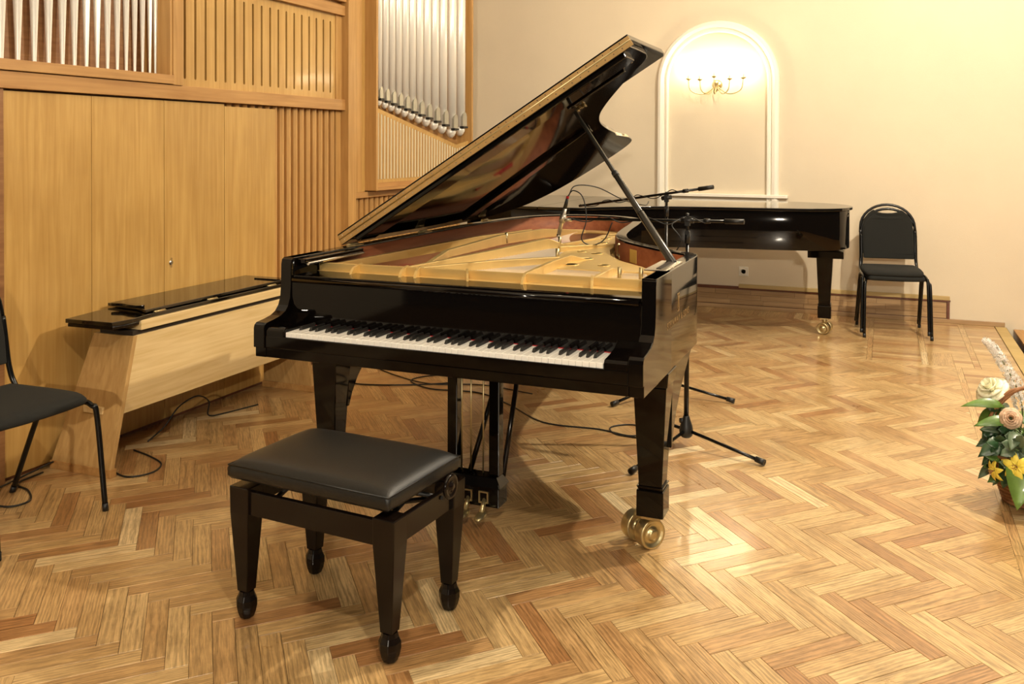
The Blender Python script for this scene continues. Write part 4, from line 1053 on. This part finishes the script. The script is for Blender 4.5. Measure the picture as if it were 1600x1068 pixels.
def leaf(mb, base, direction, length, width, curl=.3, up=Vector((0, 0, 1)), mi=0, lobes=0):
    d = Vector(direction).normalized(); side = d.cross(up)
    if side.length < .1: side = d.orthogonal()
    side.normalize(); nn = side.cross(d); n = 7; vs = []
    for i in range(n+1):
        t = i/n; w = width*math.sin(PI*t**.75)**.85*(1-.12*t); 
        if lobes and 0 < i < n: w *= (1+.28*(i % 2))
        c = Vector(base)+d*length*t-Vector((0, 0, 1))*curl*length*t*t
        vs += [c-side*w+nn*w*.28, c, c+side*w+nn*w*.28]
    fs = []
    for i in range(n):
        a = i*3; b = a+3
        fs += [(a, a+1, b+1, b), (a+1, a+2, b+2, b+1)]
    mb.add(vs, fs, True, mi)
fol = thing('foliage', 'mixed green leaves spilling over the wicker basket rim', 'foliage', (FX, FY, .20))
def one_leaf(base, d, l, w, mat, curl=.3, lobes=0, up=Vector((-.15, -.8, .6))):
    m = MB(); leaf(m, base, d, l, w, curl, up=up, lobes=lobes); m.tube([(base[0]*.35, base[1]*.35, base[2]-.04), base], .002, 4)
    o = m.build('leaf', mat, fol); s_ = o.modifiers.new('solid', 'SOLIDIFY'); s_.thickness = .0008
one_leaf((-.09, -.02, .19), (-1, -.1, .28), .17, .022, M_LEAFL, .35)
one_leaf((-.12, .0, .17), (-.5, .2, -.55), .10, .026, M_LEAF, .1)
one_leaf((-.07, -.05, .14), (-1, -.2, .05), .14, .024, M_LEAF, .25)
one_leaf((-.03, -.08, .12), (.7, -.6, .1), .14, .03, M_LEAFL, .3)
one_leaf((-.02, -.12, .03), (-.22, -.6, -.62), .19, .062, M_LEAFL, .25)
one_leaf((-.06, -.10, .02), (-.35, -.3, -.9), .13, .04, M_LEAFD, .1)
one_leaf((.02, -.12, .05), (.4, -.55, -.5), .18, .055, M_LEAF, .25)
one_leaf((-.09, -.08, .06), (-1, -.5, -.25), .12, .03, M_LEAFD, .25, 1)
rnd = random.Random(3)
for k in range(46):
    a = rnd.uniform(-PI, PI); el = rnd.uniform(-.35, .9); r = rnd.uniform(.05, .11)
    base = (r*math.cos(a), r*math.sin(a), rnd.uniform(.0, .17)); d = (math.cos(a), math.sin(a), el)
    one_leaf(base, d, rnd.uniform(.07, .12), rnd.uniform(.018, .032), rnd.choice([M_LEAFD, M_LEAFD, M_LEAF, M_LEAFG]), rnd.uniform(.2, .6), rnd.random() < .4)
for k in range(44):
    a = rnd.uniform(-PI*1.02, -PI*.30); r = rnd.uniform(.06, .125)
    base = (r*math.cos(a), r*math.sin(a), rnd.uniform(-.10, .10)); d = (math.cos(a)*.9, -.35, rnd.uniform(-.9, .5))
    one_leaf(base, d, rnd.uniform(.06, .11), rnd.uniform(.018, .034), rnd.choice([M_LEAFD, M_LEAFD, M_LEAFD, M_LEAF, M_LEAFG]), rnd.uniform(.1, .4), rnd.random() < .5)
def ivy(bx, by, bz, mat, n=5, sz=.07, tilt=(0, -.5, .6)):
    for k in range(n):
        a = 2*PI*k/n+.4; one_leaf((bx+.008*math.cos(a), by-.01, bz+.008*math.sin(a)), (math.cos(a), -.35, math.sin(a)*.75), sz*rnd.uniform(.8, 1.1), .021, mat, .1, 1)
ivy(-.055, -.13, .055, M_LEAFG, 6, .075); ivy(-.11, -.10, .06, M_LEAFD, 5, .05); ivy(.06, -.13, .09, M_LEAFG, 5, .07); ivy(.05, -.10, .19, M_LEAFG, 5, .06)
def lily(c, facing, sz, name_label):
    t = thing('yellow_lily', name_label, 'flower', c)
    f = Vector(facing).normalized(); a = f.orthogonal().normalized(); b = f.cross(a)
    for k in range(6):
        ang = 2*PI*k/6; d = (a*math.cos(ang)+b*math.sin(ang)); m = MB(); vs = []; n = 6
        side = f.cross(d).normalized()
        for i in range(n+1):
            u = i/n; w = sz*.24*math.sin(PI*(.12+.88*u))**.8*(1.0 if u < .98 else .1); p = d*sz*u*1.0+f*sz*(.55*u-.75*u*u)
            vs += [p-side*w, p-f*w*.25, p+side*w]
        fs = [(i*3, i*3+1, i*3+4, i*3+3) for i in range(n)]+[(i*3+1, i*3+2, i*3+5, i*3+4) for i in range(n)]
        m.add(vs, fs, True); o = m.build('petal', M_YEL, t); s_ = o.modifiers.new('solid', 'SOLIDIFY'); s_.thickness = .001
    m = MB()
    for k in range(5):
        ang = 2*PI*k/5; p = f*sz*.45+(a*math.cos(ang)+b*math.sin(ang))*sz*.14; m.tube([(0, 0, 0), p*.6, p], .001, 4).cyl(p, p+a*.004, .0022, n=5)
    m.build('stamens', M_WICKER, t)
    MB().tube([(0, 0, 0), -f*.06, Vector((FX, FY, .12))-Vector(c)], .003, 5).build('stem', M_STEM, t)
lily((1.935, 1.25, .195), (-.35, -1, .25), .062, 'open six-petalled yellow lily facing front, larger of the two lilies')
lily((1.862, 1.31, .150), (-.8, -.5, -.1), .048, 'smaller yellow lily seen side-on at left of the larger one')
def rose(c, facing, R, mat, name, label, layers=((0, .25, 3), (.3, .5, 5), (.75, .8, 6), (1.15, 1.05, 7)), cat='flower'):
    t = thing(name, label, cat, c); f = Vector(facing).normalized(); a = f.orthogonal().normalized(); b = f.cross(a)
    for tilt, rad, n in layers:
        for k in range(n):
            ang = 2*PI*k/n+tilt*3; d = a*math.cos(ang)+b*math.sin(ang); side = f.cross(d).normalized()
            m = MB(); vs = []; nu, nv = 5, 4
            for i in range(nu+1):
                u = i/nu
                for j in range(nv+1):
                    v = (j/nv-.5)*2; th = v*.95*(PI/n)*1.6
                    rr_ = R*(.15+.85*rad*u)*(1); out = d*math.cos(th)+side*math.sin(th)
                    h = R*(.75*math.sin(u*1.5)*(1.15-.62*tilt)-.25*tilt*u*u)
                    wsc = math.sin(PI*(.18+.78*u))**.4
                    vs.append(out*rr_*1.0+f*(h+.03*R*math.sin(v*5+k))+side*0+d*(.10*R*u*u*tilt)*(1-v*v))
            fs = [(i*(nv+1)+j, i*(nv+1)+j+1, (i+1)*(nv+1)+j+1, (i+1)*(nv+1)+j) for i in range(nu) for j in range(nv)]
            m.add(vs, fs, True); o = m.build('petal', mat, t); s_ = o.modifiers.new('solid', 'SOLIDIFY'); s_.thickness = .0012
    MB().tube([(0, 0, 0), -f*.03, Vector((FX, FY, .14))-Vector(c)], .003, 5).build('stem', M_STEM, t)
rose((1.868, 1.47, .435), (-.55, -.45, .8), .062, M_CREAM, 'white_rose', 'large cream white rose above the left end of wicker basket')
rose((1.925, 1.36, .355), (-.1, -1, .35), .038, M_PINK, 'pink_rose', 'small dusty pink ruffled bloom under the basket handle')
sp = thing('flower_spike', 'tall curved spike of tiny white florets rising from the basket', 'flower', (FX-.03, FY+.05, .24))
path = smooth_curve([(-.0, 0, 0), (.02, .04, .10), (.0, .05, .20), (-.05, .05, .30), (-.10, .04, .375), (-.125, .03, .40)], 8)
MB().tube([p for p in path], .003, 5).build('stem', M_STEM, sp)
m = MB(); m2 = MB(); rr = random.Random(5)
for k in range(560):
    u = .25+.72*rr.random(); i = min(int(u*(len(path)-1)), len(path)-2); p = path[i].lerp(path[i+1], u*(len(path)-1)-i)
    rad = .040*(1-.7*(u-.25)/.75)*rr.uniform(.7, 1); a = rr.uniform(0, 2*PI); e = rr.uniform(-.6, .6)
    q = p+Vector((math.cos(a)*math.cos(e), math.sin(a)*math.cos(e), math.sin(e)))*rad
    dirv = (q-p).normalized(); aa = dirv.orthogonal().normalized(); bb_ = dirv.cross(aa); s_ = rr.uniform(.0075, .0115)
    vs = [q]; 
    for j in range(5):
        an = 2*PI*j/5; vs += [q+(aa*math.cos(an)+bb_*math.sin(an))*s_+dirv*s_*.3, q+(aa*math.cos(an+.63)+bb_*math.sin(an+.63))*s_*.45]
    m.add(vs, [(0, 1+j, 1+(j+1) % 10) for j in range(10)])
m.build('florets', M_WFL, sp)['kind'] = 'stuff'
